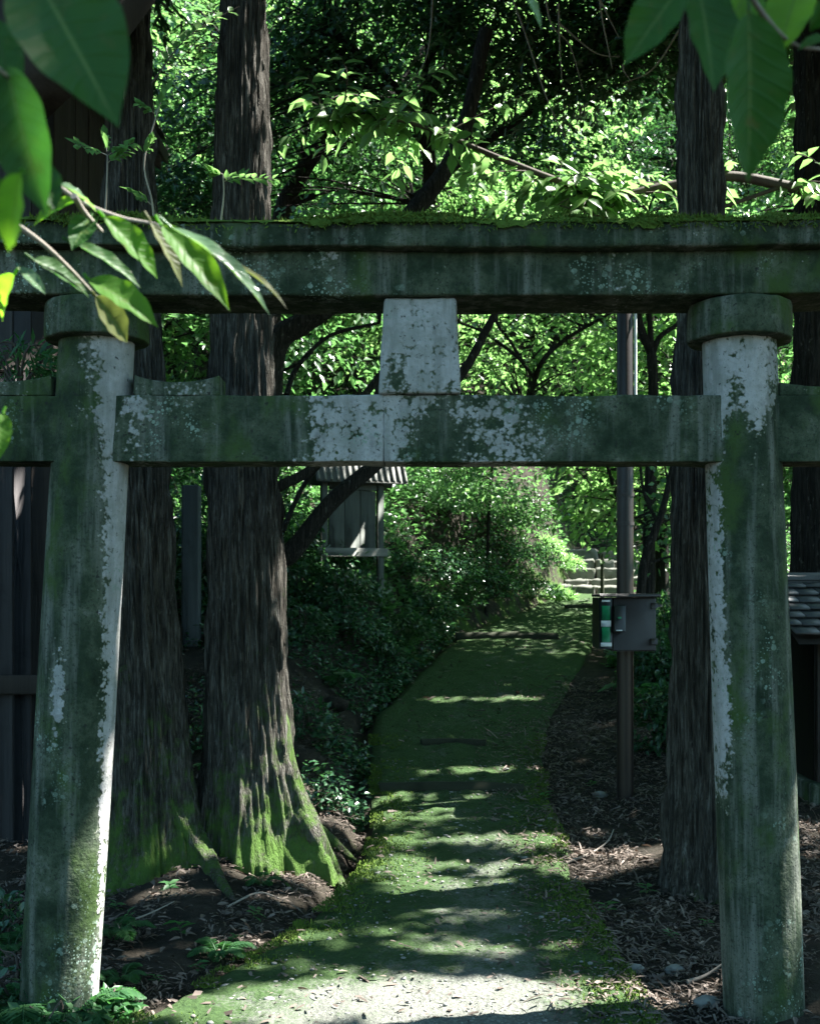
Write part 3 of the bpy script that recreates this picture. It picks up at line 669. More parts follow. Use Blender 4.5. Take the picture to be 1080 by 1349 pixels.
# ------------------------------------------------------------------ dark trunks and limbs seen against the bright wood
def limb_tree(name, label, lines, leafm=None, blobs=(), seed=1, L=.09, W=.055, per=40, mat='bark_dark', carve=False, spray=.45):
    base = np.asarray(lines[0][0][0], float); o = thing(name, label, 'tree', base); tb, nb = MB(), MB(); rng = np.random.default_rng(seed); allp = []
    for i, (pts, r0, r1) in enumerate(lines):
        n = 40; q = spline(pts, n); tube(tb, q, np.linspace(r0, r1, n), 14 if r0 > .03 else 6, rough=.22, seed=seed+i); allp.append(q)
    if blobs: spray_crown(nb, tb, rng, blobs, spray, per, L, W, 'diamond', np.concatenate(allp), carve=carve)
    tb.build('trunk', M[mat], o, True)
    if blobs: nb.build('crown', M[leafm], o)
    return o
def gp(px, D):
    x = (px-540)/F_PX*D; return np.array([x, D, float(ground(x, D))-.1])
# leaning tree crossing in front of the notice board
limb_tree('leaning_tree', 'dark slanting tree whose limbs cross in front of the notice board', [
    ([gp(300, 9.4), at(345, 760, 9.4), at(385, 728, 9.4), at(430, 668, 9.4), at(490, 615, 9.5), at(560, 545, 9.7), at(610, 490, 9.9), at(655, 408, 10), at(700, 330, 10.2)], .10, .022),
    ([at(345, 760, 9.4), at(352, 660, 9.4), at(370, 640, 9.3), at(410, 617, 9.4), at(450, 560, 9.5), at(520, 470, 9.6)], .055, .03),
    ([at(340, 700, 9.4), at(352, 560, 9.3), at(362, 458, 9.2), at(400, 425, 9.2), at(436, 400, 9.2), at(500, 330, 9.3), at(600, 200, 9.5), at(640, 40, 9.6)], .11, .06),
    ([at(372, 700, 9.5), at(400, 640, 9.7), at(430, 600, 9.7), at(470, 520, 9.9)], .025, .012),
    ([at(378, 520, 9.5), at(388, 490, 9.6), at(410, 462, 9.6), at(440, 440, 9.7), at(500, 425, 9.8)], .028, .012),
    ([at(364, 492, 9.5), at(395, 478, 9.5), at(412, 464, 9.6)], .014, .01)],
    'leaf_mid', [(at(470, 330, 9.9), (1.2, .8, .5), 16)], 501, carve=True)
limb_tree('forked_tree', 'dark curving tree seen above the lintel beside the big cedar', [
    ([gp(352, 12), at(350, 600, 12), at(358, 420, 12), at(370, 285, 12), at(395, 235, 12), at(430, 180, 12), at(470, 150, 12), at(520, 120, 12.2), at(560, 60, 12.4)], .13, .03),
    ([at(380, 270, 12), at(398, 262, 12), at(415, 258, 12)], .06, .03),
    ([at(392, 240, 12), at(400, 190, 12), at(405, 150, 12.2), at(402, 100, 12.2)], .04, .012)],
    'leaf_mid', [(at(440, 120, 12.4), (1.0, .8, .8), 26), (at(420, 230, 12.6), (.7, .6, .5), 16)], 511)
limb_tree('evergreen_tree', 'dark evergreen with a forked trunk and drooping shaded foliage above the lintel', [
    ([gp(462, 13.5), at(470, 660, 13.5), at(520, 470, 13.2), at(548, 400, 13), at(545, 280, 12.5), at(566, 245, 12), at(562, 170, 11.5), at(565, 90, 11), at(570, -60, 11), at(572, -260, 11)], .14, .022),
    ([at(552, 268, 12.3), at(585, 232, 12), at(630, 195, 11.5), at(720, 130, 11), at(820, 40, 11)], .06, .015),
    ([at(562, 200, 11.7), at(525, 120, 11), at(440, 40, 11)], .05, .02)],
    'leaf_dark', [(at(470, 25, 10.8), (1.05, .8, .75), 44), (at(630, 30, 10.6), (.9, .8, .7), 40), (at(400, 60, 11), (.45, .6, .7), 16), (at(760, 40, 10.6), (1.0, .8, .65), 46), (at(860, 70, 10.4), (.7, .8, .55), 26), (at(600, -140, 10.8), (2.6, 1.2, .8), 90), (at(505, 215, 12.3), (.30, .3, .35), 9), (at(850, 190, 11.5), (.45, .4, .5), 22), (at(700, 190, 12), (.5, .4, .22), 12), (at(610, 120, 11.3), (.5, .5, .3), 16), (at(330, 130, 11.5), (.5, .5, .8), 24), (at(240, 150, 11), (.30, .4, .9), 16), (at(230, 255, 11), (.35, .4, .35), 12), ((1.2, 11.2, 9.4), (3.6, 2.2, 1.0), 160), ((.2, 9.2, 10.5), (3.4, 2.0, 1.0), 130)], 521, L=.10, W=.042, per=70, carve=True)  # high unseen blobs added to block skylight; small sprays added as dark gaps
limb_tree('slim_tree', 'slim dark forked tree between the brown pole and the right cedar', [
    ([gp(852, 12.5), at(856, 640, 12.5), at(860, 540, 12.5), at(858, 470, 12.5), at(846, 440, 12.5), at(840, 400, 12.5), at(850, 300, 12.6)], .075, .03),
    ([at(858, 470, 12.5), at(868, 445, 12.5), at(885, 432, 12.5), at(930, 400, 12.5)], .035, .015), ([at(857, 480, 12.5), at(856, 430, 12.5), at(852, 380, 12.5)], .04, .02)],
    'leaf_mid', [(at(870, 330, 12.8), (.8, .6, .8), 24)], 531)
limb_tree('sapling_tree', 'young leaning tree with bare low limbs right of the brown box', [
    ([gp(838, 11.5), at(845, 760, 11.5), at(862, 700, 11.5), at(872, 672, 11.5), at(884, 620, 11.6), at(900, 540, 11.8), at(910, 430, 12)], .05, .02),
    ([at(848, 745, 11.5), at(875, 735, 11.5), at(905, 730, 11.4)], .02, .008), ([at(866, 690, 11.5), at(846, 640, 11.6), at(842, 560, 11.8)], .02, .01)],
    'leaf_mid', [(at(890, 640, 12), (.5, .5, .7), 14)], 541)
limb_tree('bare_limbed_tree', 'thin branching tree right of the centre strut between the two beams', [
    ([gp(640, 15.5), at(650, 600, 15), at(700, 520, 13.5), at(690, 480, 13), at(640, 440, 13), at(605, 425, 13)], .028, .014),
    ([at(698, 525, 13.6), at(712, 480, 13), at(740, 450, 13), at(790, 420, 13), at(860, 380, 13)], .035, .012), ([at(690, 480, 13), at(672, 450, 13), at(650, 415, 13), at(640, 340, 13)], .025, .01)],
    'leaf_sun', [(at(700, 440, 13.4), (1.3, .8, .6), 40), (at(640, 620, 13.6), (.5, .4, .3), 10)], 551, L=.08, W=.045)

# cherry tree off to the right; one sunlit branch runs across above the lintel
def cherry():
    rng = np.random.default_rng(561); x = 4.4; z = float(ground(x, 8.6)); o = thing('cherry_tree', 'cherry tree whose sunlit leafy branch stretches across just above the lintel', 'tree', (x, 8.6, z)); tb, nb = MB(), MB()
    tube(tb, spline([(x, 8.6, z-.2), (x-.05, 8.55, 2), (x+.1, 8.4, 4), (x, 8.4, 6)], 30), np.linspace(.16, .06, 30), 14, rough=.15, seed=3)
    main = spline([(x, 8.5, 3.4), at(1150, 262, 8.2), at(1060, 250, 8.1), at(960, 232, 8.0), at(880, 245, 8.0), at(800, 258, 8.0), at(740, 240, 7.9), at(650, 205, 7.8), at(560, 168, 7.8), at(480, 150, 7.7), at(405, 147, 7.7)], 80)
    tube(tb, main, np.linspace(.05, .006, 80), 8, rough=.15, seed=4)
    tube(tb, spline([main[18], at(900, 290, 7.9), at(860, 295, 7.9), at(790, 285, 7.9), at(735, 270, 7.9)], 30), np.linspace(.016, .004, 30), 6)
    def sprig(a, d, l, n):
        q = spline([a, a+d*l*.5+rng.normal(0, .03, 3), a+d*l-np.array([0, 0, .10*l])], 10); tube(tb, q, np.linspace(.006, .0018, 10), 4, cap=False)
        for i in range(n):
            t = (i+.6)/n; p = q[min(9, int(t*9))]; s = np.array([-d[1], d[0], 0])*(1 if i % 2 else -1)
            D = d*.55+s*.8+np.array([0, 0, -.35])+rng.normal(0, .25, 3); N = np.array([.15, -.25, 1])+rng.normal(0, .35, 3)
            leaves(nb, p[None], D[None], N[None], rng.uniform(.10, .155), rng.uniform(.055, .078), 'oval', .2, .22)
    for i in range(8, 80, 1):
        if 28 < i < 36: continue
        for _ in range(int(4.6*max(0, fbm(i*.16, 2.2, 0, 98)-.22)*(1.6 if i < 60 else 1.1)+rng.random())):
            a = rng.random()*6.28; d = unit(np.array([math.cos(a), math.sin(a), rng.normal(0, .42)])); l = rng.lognormal(-1.15, .45); sprig(main[i], d, min(l, .85), int(4+l*9))
    tb.build('trunk', M['twig'], o, True); nb.build('leaves', M['leaf_sun'], o)
cherry()

# bare hanging twigs, upper right
def bare_twigs():
    rng = np.random.default_rng(571); o = thing('dead_branch', 'bare dead twigs hanging in front of the dark foliage at upper right', 'branch', at(800, -150, 9.2)); tb = MB()
    tube(tb, spline([at(1000, -250, 9.2), at(860, -170, 9.2), at(760, -60, 9.2), at(700, -20, 9.1)], 20), np.linspace(.04, .012, 20), 7)
    for pts in [[(715, -30), (725, 30), (750, 60), (768, 120)], [(785, -40), (792, 20), (800, 60), (806, 90)], [(735, 30), (770, 60), (790, 72), (815, 75)], [(790, 0), (805, 30), (815, 50)], [(570, -30), (568, 30), (560, 80), (535, 115)], [(735, 5), (737, 60), (740, 110)], [(820, 85), (822, 95), (832, 108)],
                [(660, -40), (690, 40), (720, 130), (745, 180), (780, 215)], [(900, 30), (860, 90), (820, 110)], [(1075, 110), (1050, 150), (1062, 175)], [(1060, 100), (1048, 130)]]:
        D = 9.2+rng.normal(0, .2); tube(tb, spline([at(px, py, D) for px, py in pts], 16), np.linspace(.009, .003, 16), 5)
    tb.build('twigs', M['twig_pale'], o, True)
bare_twigs()

# ------------------------------------------------------------------ shrubs on the bank
def shrub(label, base, r, h, n, leafm, L, W, seed, group='shrubs on the bank', shape='diamond'):
    rng = np.random.default_rng(seed); o = thing('shrub', label, 'shrub', base, group); sb, nb = MB(), MB(); base = np.asarray(base)
    tips = []
    for i in range(9):
        a = rng.random()*6.28; e = base+np.array([math.cos(a)*r*.8*rng.random()**.5, math.sin(a)*r*.8*rng.random()**.5, h*rng.uniform(.5, 1)])
        q = spline([base+(0, 0, -.05), (base+e)/2+rng.normal(0, .05, 3), e], 8); tube(sb, q, np.linspace(.009, .003, 8), 4, cap=False); tips.append(e)
    d = unit(rng.normal(size=(n, 3))); d[:, 2] = np.abs(d[:, 2]); q = rng.random(n)[:, None]**.35
    P = base+d*q*np.array([r, r, h]); m = fbm(P[:, 0]*5, P[:, 1]*5, P[:, 2]*6, seed, 2) > .40; P, d = P[m], d[m]
    D = d*[1, 1, .3]+rng.normal(0, .6, P.shape)-np.array([0, 0, .2]); N = np.array([0, 0, 1.])+d*.7+rng.normal(0, .4, P.shape)
    s = rng.uniform(.7, 1.25, len(P)); leaves(nb, P, D, N, L*s, W*s, shape)
    sb.build('stems', M['twig'], o); nb.build('foliage', M[leafm], o); return o
SL = 'glossy dark shrub among the undergrowth of the shaded bank left of the path'
rng = np.random.default_rng(21)
for i, (px, py, r, h) in enumerate([(392, 840, .35, .4), (455, 842, .45, .45), (398, 790, .5, .5), (440, 800, .5, .5), (490, 858, .4, .3), (455, 790, .45, .4), (525, 838, .42, .36), (560, 815, .45, .4), (545, 800, .45, .3), (590, 800, .5, .5), (610, 770, .6, .6), (640, 790, .55, .5), (670, 780, .55, .5), (575, 765, .6, .55), (640, 745, .7, .7), (700, 790, .5, .35), (680, 745, .7, .7), (520, 755, .4, .25), (390, 745, .6, .6), (440, 745, .5, .5)]):
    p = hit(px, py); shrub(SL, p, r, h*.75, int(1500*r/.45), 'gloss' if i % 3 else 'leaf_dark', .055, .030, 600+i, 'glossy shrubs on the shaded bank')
p = hit(590, 730); shrub('bright green feathery bush just right of the notice board', p+np.array([0, 0, .5]), .75, .65, 4200, 'leaf_mid', .07, .028, 651)
p = hit(655, 700); shrub('rounded bush on the crest of the bank above the bend', p, .9, .7, 4500, 'leaf_mid', .07, .04, 652)
for i, (px, py, r, h) in enumerate([(735, 792, .30, .3), (742, 752, .40, .35), (712, 728, .45, .4)]):
    p = hit(px, py); shrub('pale sunlit grassy bush on the corner of the bank where the path bends', p, r*.9, h*.7, 900, 'leaf_sun', .12, .026, 660+i, 'sunlit bushes at the bend')
for i, (px, py, r, h, l) in enumerate([(880, 985, .35, .5, 'dark leafy plant low beside the foot of the brown pole'), (868, 905, .4, .5, 'bluish leafy plant behind the brown box post'), (890, 860, .6, .7, 'dark bush behind the right cedar and the box'), (1068, 1010, .35, .6, 'dark leafy shrub at the right edge below the tiled roof'),
                                      (900, 770, .8, .6, 'low green bush on the lit grass right of the box')]):
    p = hit(px, py); shrub(l, p, r, h, 2400, 'gloss' if i < 4 else 'leaf_sun', .07, .035, 670+i, 'plants right of the path')
for i, (x, y, r, h) in enumerate([(-2.9, 11.6, .9, 1.9), (-2.1, 12.0, .9, 1.8), (-1.5, 11.4, .7, 1.5), (-2.2, 10.8, .5, .9), (-3.4, 10.2, .8, 2.2)]):
    shrub('tall dark bush in deep shade behind the two left cedars', (x, y, float(ground(x, y))), r, h, 3600, 'leaf_dark', .075, .04, 640+i, 'dark bushes behind the left cedars')  # dense dark foliage added to keep the gap behind the cedars dark
for i, (px, py) in enumerate([(255, 985), (395, 965)]):
    p = hit(px, py); shrub(['leafy seedling clump between the two left cedars', 'leafy clump behind the mossy cedar foot at the edge of the bank'][i], p, .3, .3, 700, 'gloss', .06, .03, 690+i, 'plants between the cedars')

# leafy ground cover on the near bank
rng = np.random.default_rng(23); mb = MB(); n = 26000; y = rng.uniform(7.0, 14, n); x = Lx(y)-.02-2.2*rng.random(n)**1.5; k = fbm(x*2.2, y*2.2, 0, 96) > .36+.16*sstep(10.5, 9, y); x, y = x[k], y[k]
P = np.stack([x, y, ground(x, y)+rng.random(len(x))**2*.22], -1); leaves(mb, P, rng.normal(0, 1, P.shape)*[1, 1, .4]+[.2, -.2, 0], rng.normal(0, .4, P.shape)+[.2, -.2, 1], rng.uniform(.03, .075, len(x)), rng.uniform(.018, .038, len(x)), 'diamond')
tag(mb.build('ground_cover', M['gloss']), 'small dark leaves covering the shaded bank left of the path', 'ground cover', kind='stuff')
for i, (px, py, r, h, l) in enumerate([(20, 1330, .26, .2, 'low leafy plant in the bottom left corner before the left pillar'), (75, 1362, .22, .14, 'low dark leafy plant hugging the left pillar base'), (8, 1235, .22, .22, 'low leafy plant at the left edge behind the left pillar'), (128, 1345, .14, .10, 'small leafy plant between the left pillar base and the path')]):
    p = hit(px, py); shrub(l, p, r, h, 420, 'fern' if i % 2 else 'gloss', .05, .026, 695+i, 'low plants around the left pillar', 'oval')
# ------------------------------------------------------------------ ferns
def fern(label, base, n, L, seed, yaw0=0, span=6.28, leafm='fern', rise=.75):
    rng = np.random.default_rng(seed); base = np.asarray(base, float); o = thing('fern', label, 'fern', base, 'ferns on the forest floor')
    for i in range(n):
        a = yaw0+span*(i+rng.random()*.6)/n; l = L*rng.uniform(.7, 1.1); d = np.array([math.cos(a), math.sin(a), 0]); mb = MB()
        q = spline([base+(0, 0, -.02), base+d*l*.35+np.array([0, 0, l*.42*rise]), base+d*l*.75+np.array([0, 0, l*.5*rise]), base+d*l+np.array([0, 0, l*.30*rise])], 20); tube(mb, q, np.linspace(.0035, .001, 20), 4, cap=False)
        s = np.array([-d[1], d[0], 0]); k = np.linspace(3, 19, 34); i0 = np.minimum(k.astype(int), 18); f = (k-i0)[:, None]; P = q[i0]*(1-f)+q[i0+1]*f; T = unit(q[i0+1]-q[i0])
        wl = l*.26*np.sin(np.pi*np.clip((k-2)/17.6, 0, 1)**.75)+.008
        for sg in (-1, 1): leaves(mb, P, T*.45+s*sg+rng.normal(0, .06, P.shape)-np.array([0, 0, .12]), np.array([0, 0, 1.])+rng.normal(0, .12, P.shape), wl, wl*.30+.004, 'diamond', .1, .15)
        mb.build('frond', M[leafm], o)
for i, (px, py, n, L, l) in enumerate([(35, 1345, 9, .42, 'lush fern at the foot of the left pillar, nearest the corner'), (95, 1352, 8, .34, 'fern in front of the left pillar base'), (12, 1262, 7, .36, 'dark fern at the left edge beside the left pillar'),
        (150, 1240, 6, .24, 'small fern right of the left pillar among brown litter'), (290, 1262, 6, .20, 'small sunlit fern on the litter near the path corner'), (205, 1148, 5, .26, 'fern at the foot of the left cedar'), (285, 1018, 6, .3, 'fern growing between the two left cedars'),
        (870, 880, 8, .5, 'bluish fern behind the brown box'), (862, 930, 7, .45, 'fern low to the right of the box pole'), (1072, 965, 8, .5, 'broad fern beside the hut at the right edge'), (500, 872, 6, .35, 'fern overhanging the far left path edge'), (440, 905, 6, .35, 'fern on the dark bank below the notice board'),
        (140, 1330, 6, .22, 'little fern between the left pillar and the path'), (345, 1168, 5, .16, 'tiny fern below the mossy cedar root'), (160, 1295, 6, .18, 'tiny fern on the dark slope by the left pillar')]):
    fern(l, hit(px, py), n, L*(.72 if px < 400 else 1), 700+i)

# little seedlings in the litter
rng = np.random.default_rng(29); proto = None
for px, py in [(176, 1215), (240, 1238), (262, 1285), (205, 1300), (150, 1205), (330, 1215), (225, 1178), (310, 1245), (880, 1240), (800, 1210), (930, 1225), (770, 1245), (850, 1185), (905, 1180), (720, 1060), (780, 1040)]:
    p = hit(px, py)
    if proto is None:
        proto = thing('seedling', 'tiny green seedling sprouting from the brown forest litter', 'seedling', (0, 0, 0), 'tiny seedlings in the litter'); sb, nb = MB(), MB(); tube(sb, [(0, 0, -.01), (.004, 0, .03), (.002, .004, .06)], [.0022, .0018, .0012], 5)
        a = np.arange(7)*2.4; d = np.stack([np.cos(a), np.sin(a), .25+0*a], -1); leaves(nb, np.stack([0*a, 0*a, .025+.006*np.arange(7)], -1), d, np.array([0, 0, 1.])+.25*rng.normal(size=d.shape), .055, .026, 'oval', .15, .2)
        sb.build('stem', M['twig'], proto); nb.build('leaves', M['fern'], proto); o = proto
    else: o = copy_tree(proto)
    s = rng.uniform(.6, 1.25); o.location = tuple(p); o.rotation_euler = (rng.normal(0, .2), rng.normal(0, .2), rng.random()*6.28); o.scale = (s, s, s)
# ------------------------------------------------------------------ forest-floor litter and pebbles
rng = np.random.default_rng(31)
def litter(n, x0, x1, y0, y1, cond):
    x, y = rng.uniform(x0, x1, n), y0+(y1-y0)*rng.random(n)**1.4; k = cond(x, y); return x[k], y[k]
mb = MB()
for n, x0, x1, y0, y1, c in [(80000, .5, 3.2, 3.2, 11.5, lambda x, y: x > Rx(y)-.02-.95*rng.random(len(x))**2.4), (64000, -3.6, .2, 3.4, 9.5, lambda x, y: x < Lx(y)-.02)]:
    x, y = litter(n, x0, x1, y0, y1, c); k = fbm(x*3, y*3, 0, 88, 3) > .40-.1*rng.random(len(x)); x, y = x[k], y[k]
    P = np.stack([x, y, ground(x, y)+.004+rng.random(len(x))*.022], -1); inpath = x < Rx(y)
    P[:, 2] += np.where((x < Rx(y)) & (x > Lx(y)), .04, 0)
    L = rng.lognormal(-3.65, .6, len(x)); leaves(mb, P, rng.normal(0, 1, P.shape)*[1, 1, .22], rng.normal(0, .35, P.shape)+[0, 0, 1], L, np.minimum(.009, L*.22), 'needle', .3, .25)
x, y = litter(6000, -1, 2.5, 3.2, 14, lambda x, y: (x > Lx(y)+.05) & (x < Rx(y)-.05)); P = np.stack([x, y, pz(x, y)+.012], -1); L = rng.lognormal(-3.7, .5, len(x))
leaves(mb, P, rng.normal(0, 1, P.shape)*[1, 1, .2], rng.normal(0, .3, P.shape)+[0, 0, 1], L, L*.3, 'needle', .3, .2)
tag(mb.build('leaf_litter', M['litter']), 'brown cedar needles and dead leaves littering the ground', 'litter', kind='stuff')
# broad dead leaves
mb = MB(); x, y = litter(5200, -3.4, 3.2, 3.2, 11, lambda x, y: (x > Rx(y)) | (x < Lx(y)))
P = np.stack([x, y, ground(x, y)+.02+rng.random(len(x))*.012], -1); leaves(mb, P, rng.normal(0, 1, P.shape)*[1, 1, .2], rng.normal(0, .4, P.shape)+[0, 0, 1], rng.uniform(.025, .06, len(x)), rng.uniform(.012, .026, len(x)), 'oval', .25, .3)
tag(mb.build('dead_leaves', M['litter']), 'curled dead leaves scattered over the forest floor', 'dead leaves', kind='stuff')
# small loose stones on the path
def stone_shape(seed, rough=.28, res=10):
    r = np.random.default_rng(seed); th, ph = np.meshgrid(np.linspace(0, 2*np.pi, res*2, endpoint=False), np.linspace(0, np.pi, res)); d = np.stack([np.sin(ph)*np.cos(th), np.sin(ph)*np.sin(th), np.cos(ph)], -1)
    k = 1+rough*(fbm(d[..., 0]*1.6+seed, d[..., 1]*1.6, d[..., 2]*1.6, seed, 3)-.5)*2; return (d*k[..., None]).reshape(-1, 3), grid_faces(res*2, res, True)
mb = MB(); sh = [stone_shape(i, .4, 5) for i in range(6)]
x, y = litter(5200, -1.0, 1.3, 3.2, 8.5, lambda x, y: (x > Lx(y)+.12) & (x < Rx(y)-.05))
k = fbm(x*5.5, y*5.5, 0, 89, 3) > .46; x, y = x[k], y[k]
for i in range(len(x)):
    v, f = sh[i % 6]; s = rng.lognormal(-5.6, .5); mb.add(v*[s*rng.uniform(.8, 1.5), s, s*.55]+[x[i], y[i], float(0)], f)
zz = ground(x, y)+.05
off = 0
for i in range(len(x)): mb.v[i][:, 2] += zz[i]
tag(mb.build('path_pebbles', M['pebble'], smooth=True), 'small grey pebbles in the trodden middle of the path', 'pebbles', kind='stuff')
# moss tufts along the path edges
mb = MB(); n = 30000; y = 3.3+rng.random(n)**1.6*6; sgn = rng.random(n) < .6; d = np.abs(rng.normal(0, .13, n)); x = np.where(sgn, Lx(y)+d, Rx(y)-d); k = fbm(x*4, y*4, 0, 93, 3) > .42; x, y = x[k], y[k]
P = np.stack([x, y, ground(x, y)+.045+.02*(fbm(x*14, y*14, 0, 32, 3)-.5)], -1); leaves(mb, P, rng.normal(0, .6, P.shape)+[0, 0, .9], rng.normal(size=P.shape), rng.uniform(.008, .022, len(x)), .005, 'needle')
tag(mb.build('moss_tufts', M['moss']), 'bright green moss tufts along the path edges', 'moss', kind='stuff')

def rock(name, label, cat, p, size, seed, mat='pebble', group=None):
    v, f = stone_shape(seed, .35, 16); o = MB().add(v*np.asarray(size)+np.asarray(p), f).build(name, M[mat], None, True, loc=tuple(map(float, p))); return tag(o, label, cat, group)
for i, (px, py, s, l) in enumerate([(837, 1280, .026, 'small pale stone on the litter right of the path, left of its two neighbours'), (889, 1281, .030, 'small pale stone midway between the path and the right pillar'), (931, 1325, .036, 'pale half-buried stone beside the right pillar base'), (462, 1188, .03, 'pale little stone at the tip of the mossy root'), (440, 932, .10, 'dark earthy boulder in the shaded bank left of the path'), (790, 1050, .04, 'grey stone in the litter left of the pole foot'), (398, 1010, .12, 'dark earthy rock beside the path gutter')]):
    p = hit(px, py); rock('stone', l, 'stone', p+np.array([0, 0, s*.25]), (s*1.3, s, s*.7), 40+i, 'pebble' if i not in (4, 6) else 'soil', 'loose stones')
def stick(label, pts, r, seed):
    o = MB(); tube(o, spline(pts, 20), np.linspace(r, r*.4, 20), 7, rough=.25, seed=seed); tag(o.build('fallen_stick', M['twig_pale'], None, True, loc=tuple(map(float, pts[0]))), label, 'stick', 'fallen sticks')
def gl(px, py, dz=.02): p = hit(px, py); return p+np.array([0, 0, dz])
stick('pale dead stick lying on sunlit litter right of the path', [gl(745, 1142), gl(780, 1128), gl(800, 1118, .04), gl(808, 1112, .08)], .008, 1)
stick('short pale stick leaning toward the right pillar foot', [gl(905, 1302), gl(930, 1296, .03), gl(958, 1285, .06)], .009, 2)
stick('thin crooked stick on the dark slope right of the left pillar', [gl(130, 1232), gl(190, 1222, .05), gl(230, 1205, .06)], .006, 3)
stick('thin twig lying beside the left cedar root', [gl(300, 1200), gl(340, 1185, .03), gl(372, 1192, .02)], .006, 4)

# steps across the path: old logs and, beyond the bend, stone slabs
def log_step(label, pxa, pxb, py, r, seed):
    a, b = hit(pxa, py), hit(pxb, py); a[2] = float(ground(a[0], a[1]))+r*.75; b[2] = float(ground(b[0], b[1]))+r*.75; o = MB(); m = (a+b)/2+np.array([0, .04, .005])
    tube(o, spline([a, m, b], 30), np.full(30, r), 12, rough=.3, seed=seed); tag(o.build('log_step', M['log'], None, True, loc=tuple(map(float, a))), label, 'step', 'log steps across the path')
log_step('long dark log step across the path nearest the bend', 600, 735, 846, .07, 1)
log_step('dark log step across the shaded middle of the path', 500, 690, 1050, .055, 2)
log_step('short sunken log step left of the path centre', 555, 640, 988, .05, 3)
log_step('short far log step at the bend below the sunlit bush', 745, 790, 806, .06, 4)
rng = np.random.default_rng(41)
for i in range(5):
    y = 18.8+.75*i; xl, xr = float(Lx(y))-.1, float(Rx(y))+.1; z = float(ground((xl+xr)/2, y+.72))-.06; mb = MB(); x_ = xl+rng.uniform(-.1, .15)
    while x_ < xr-.15:
        w_ = rng.uniform(.28, .7); y_ = y+rng.normal(0, .05); b_ = dense_box(x_, x_+w_-.03, y_, y_+.78, z-.45, z+.09+rng.normal(0, .03), res=.08, bev=.035, wob=.05, seed=int(80+i*9+x_*7)); x_ += w_
        for v_, f_, a_ in zip(b_.v, b_.f, b_.a): mb.f.append(f_+mb.n); mb.v.append(v_); mb.a.append(a_)
        mb.n += b_.n
    tag(mb.build('stone_step', M['steps'], None, True, loc=((xl+xr)/2, y, z)), 'pale worn stone step in sunlight where the path climbs beyond the bend', 'step', 'sunlit stone steps beyond the bend')

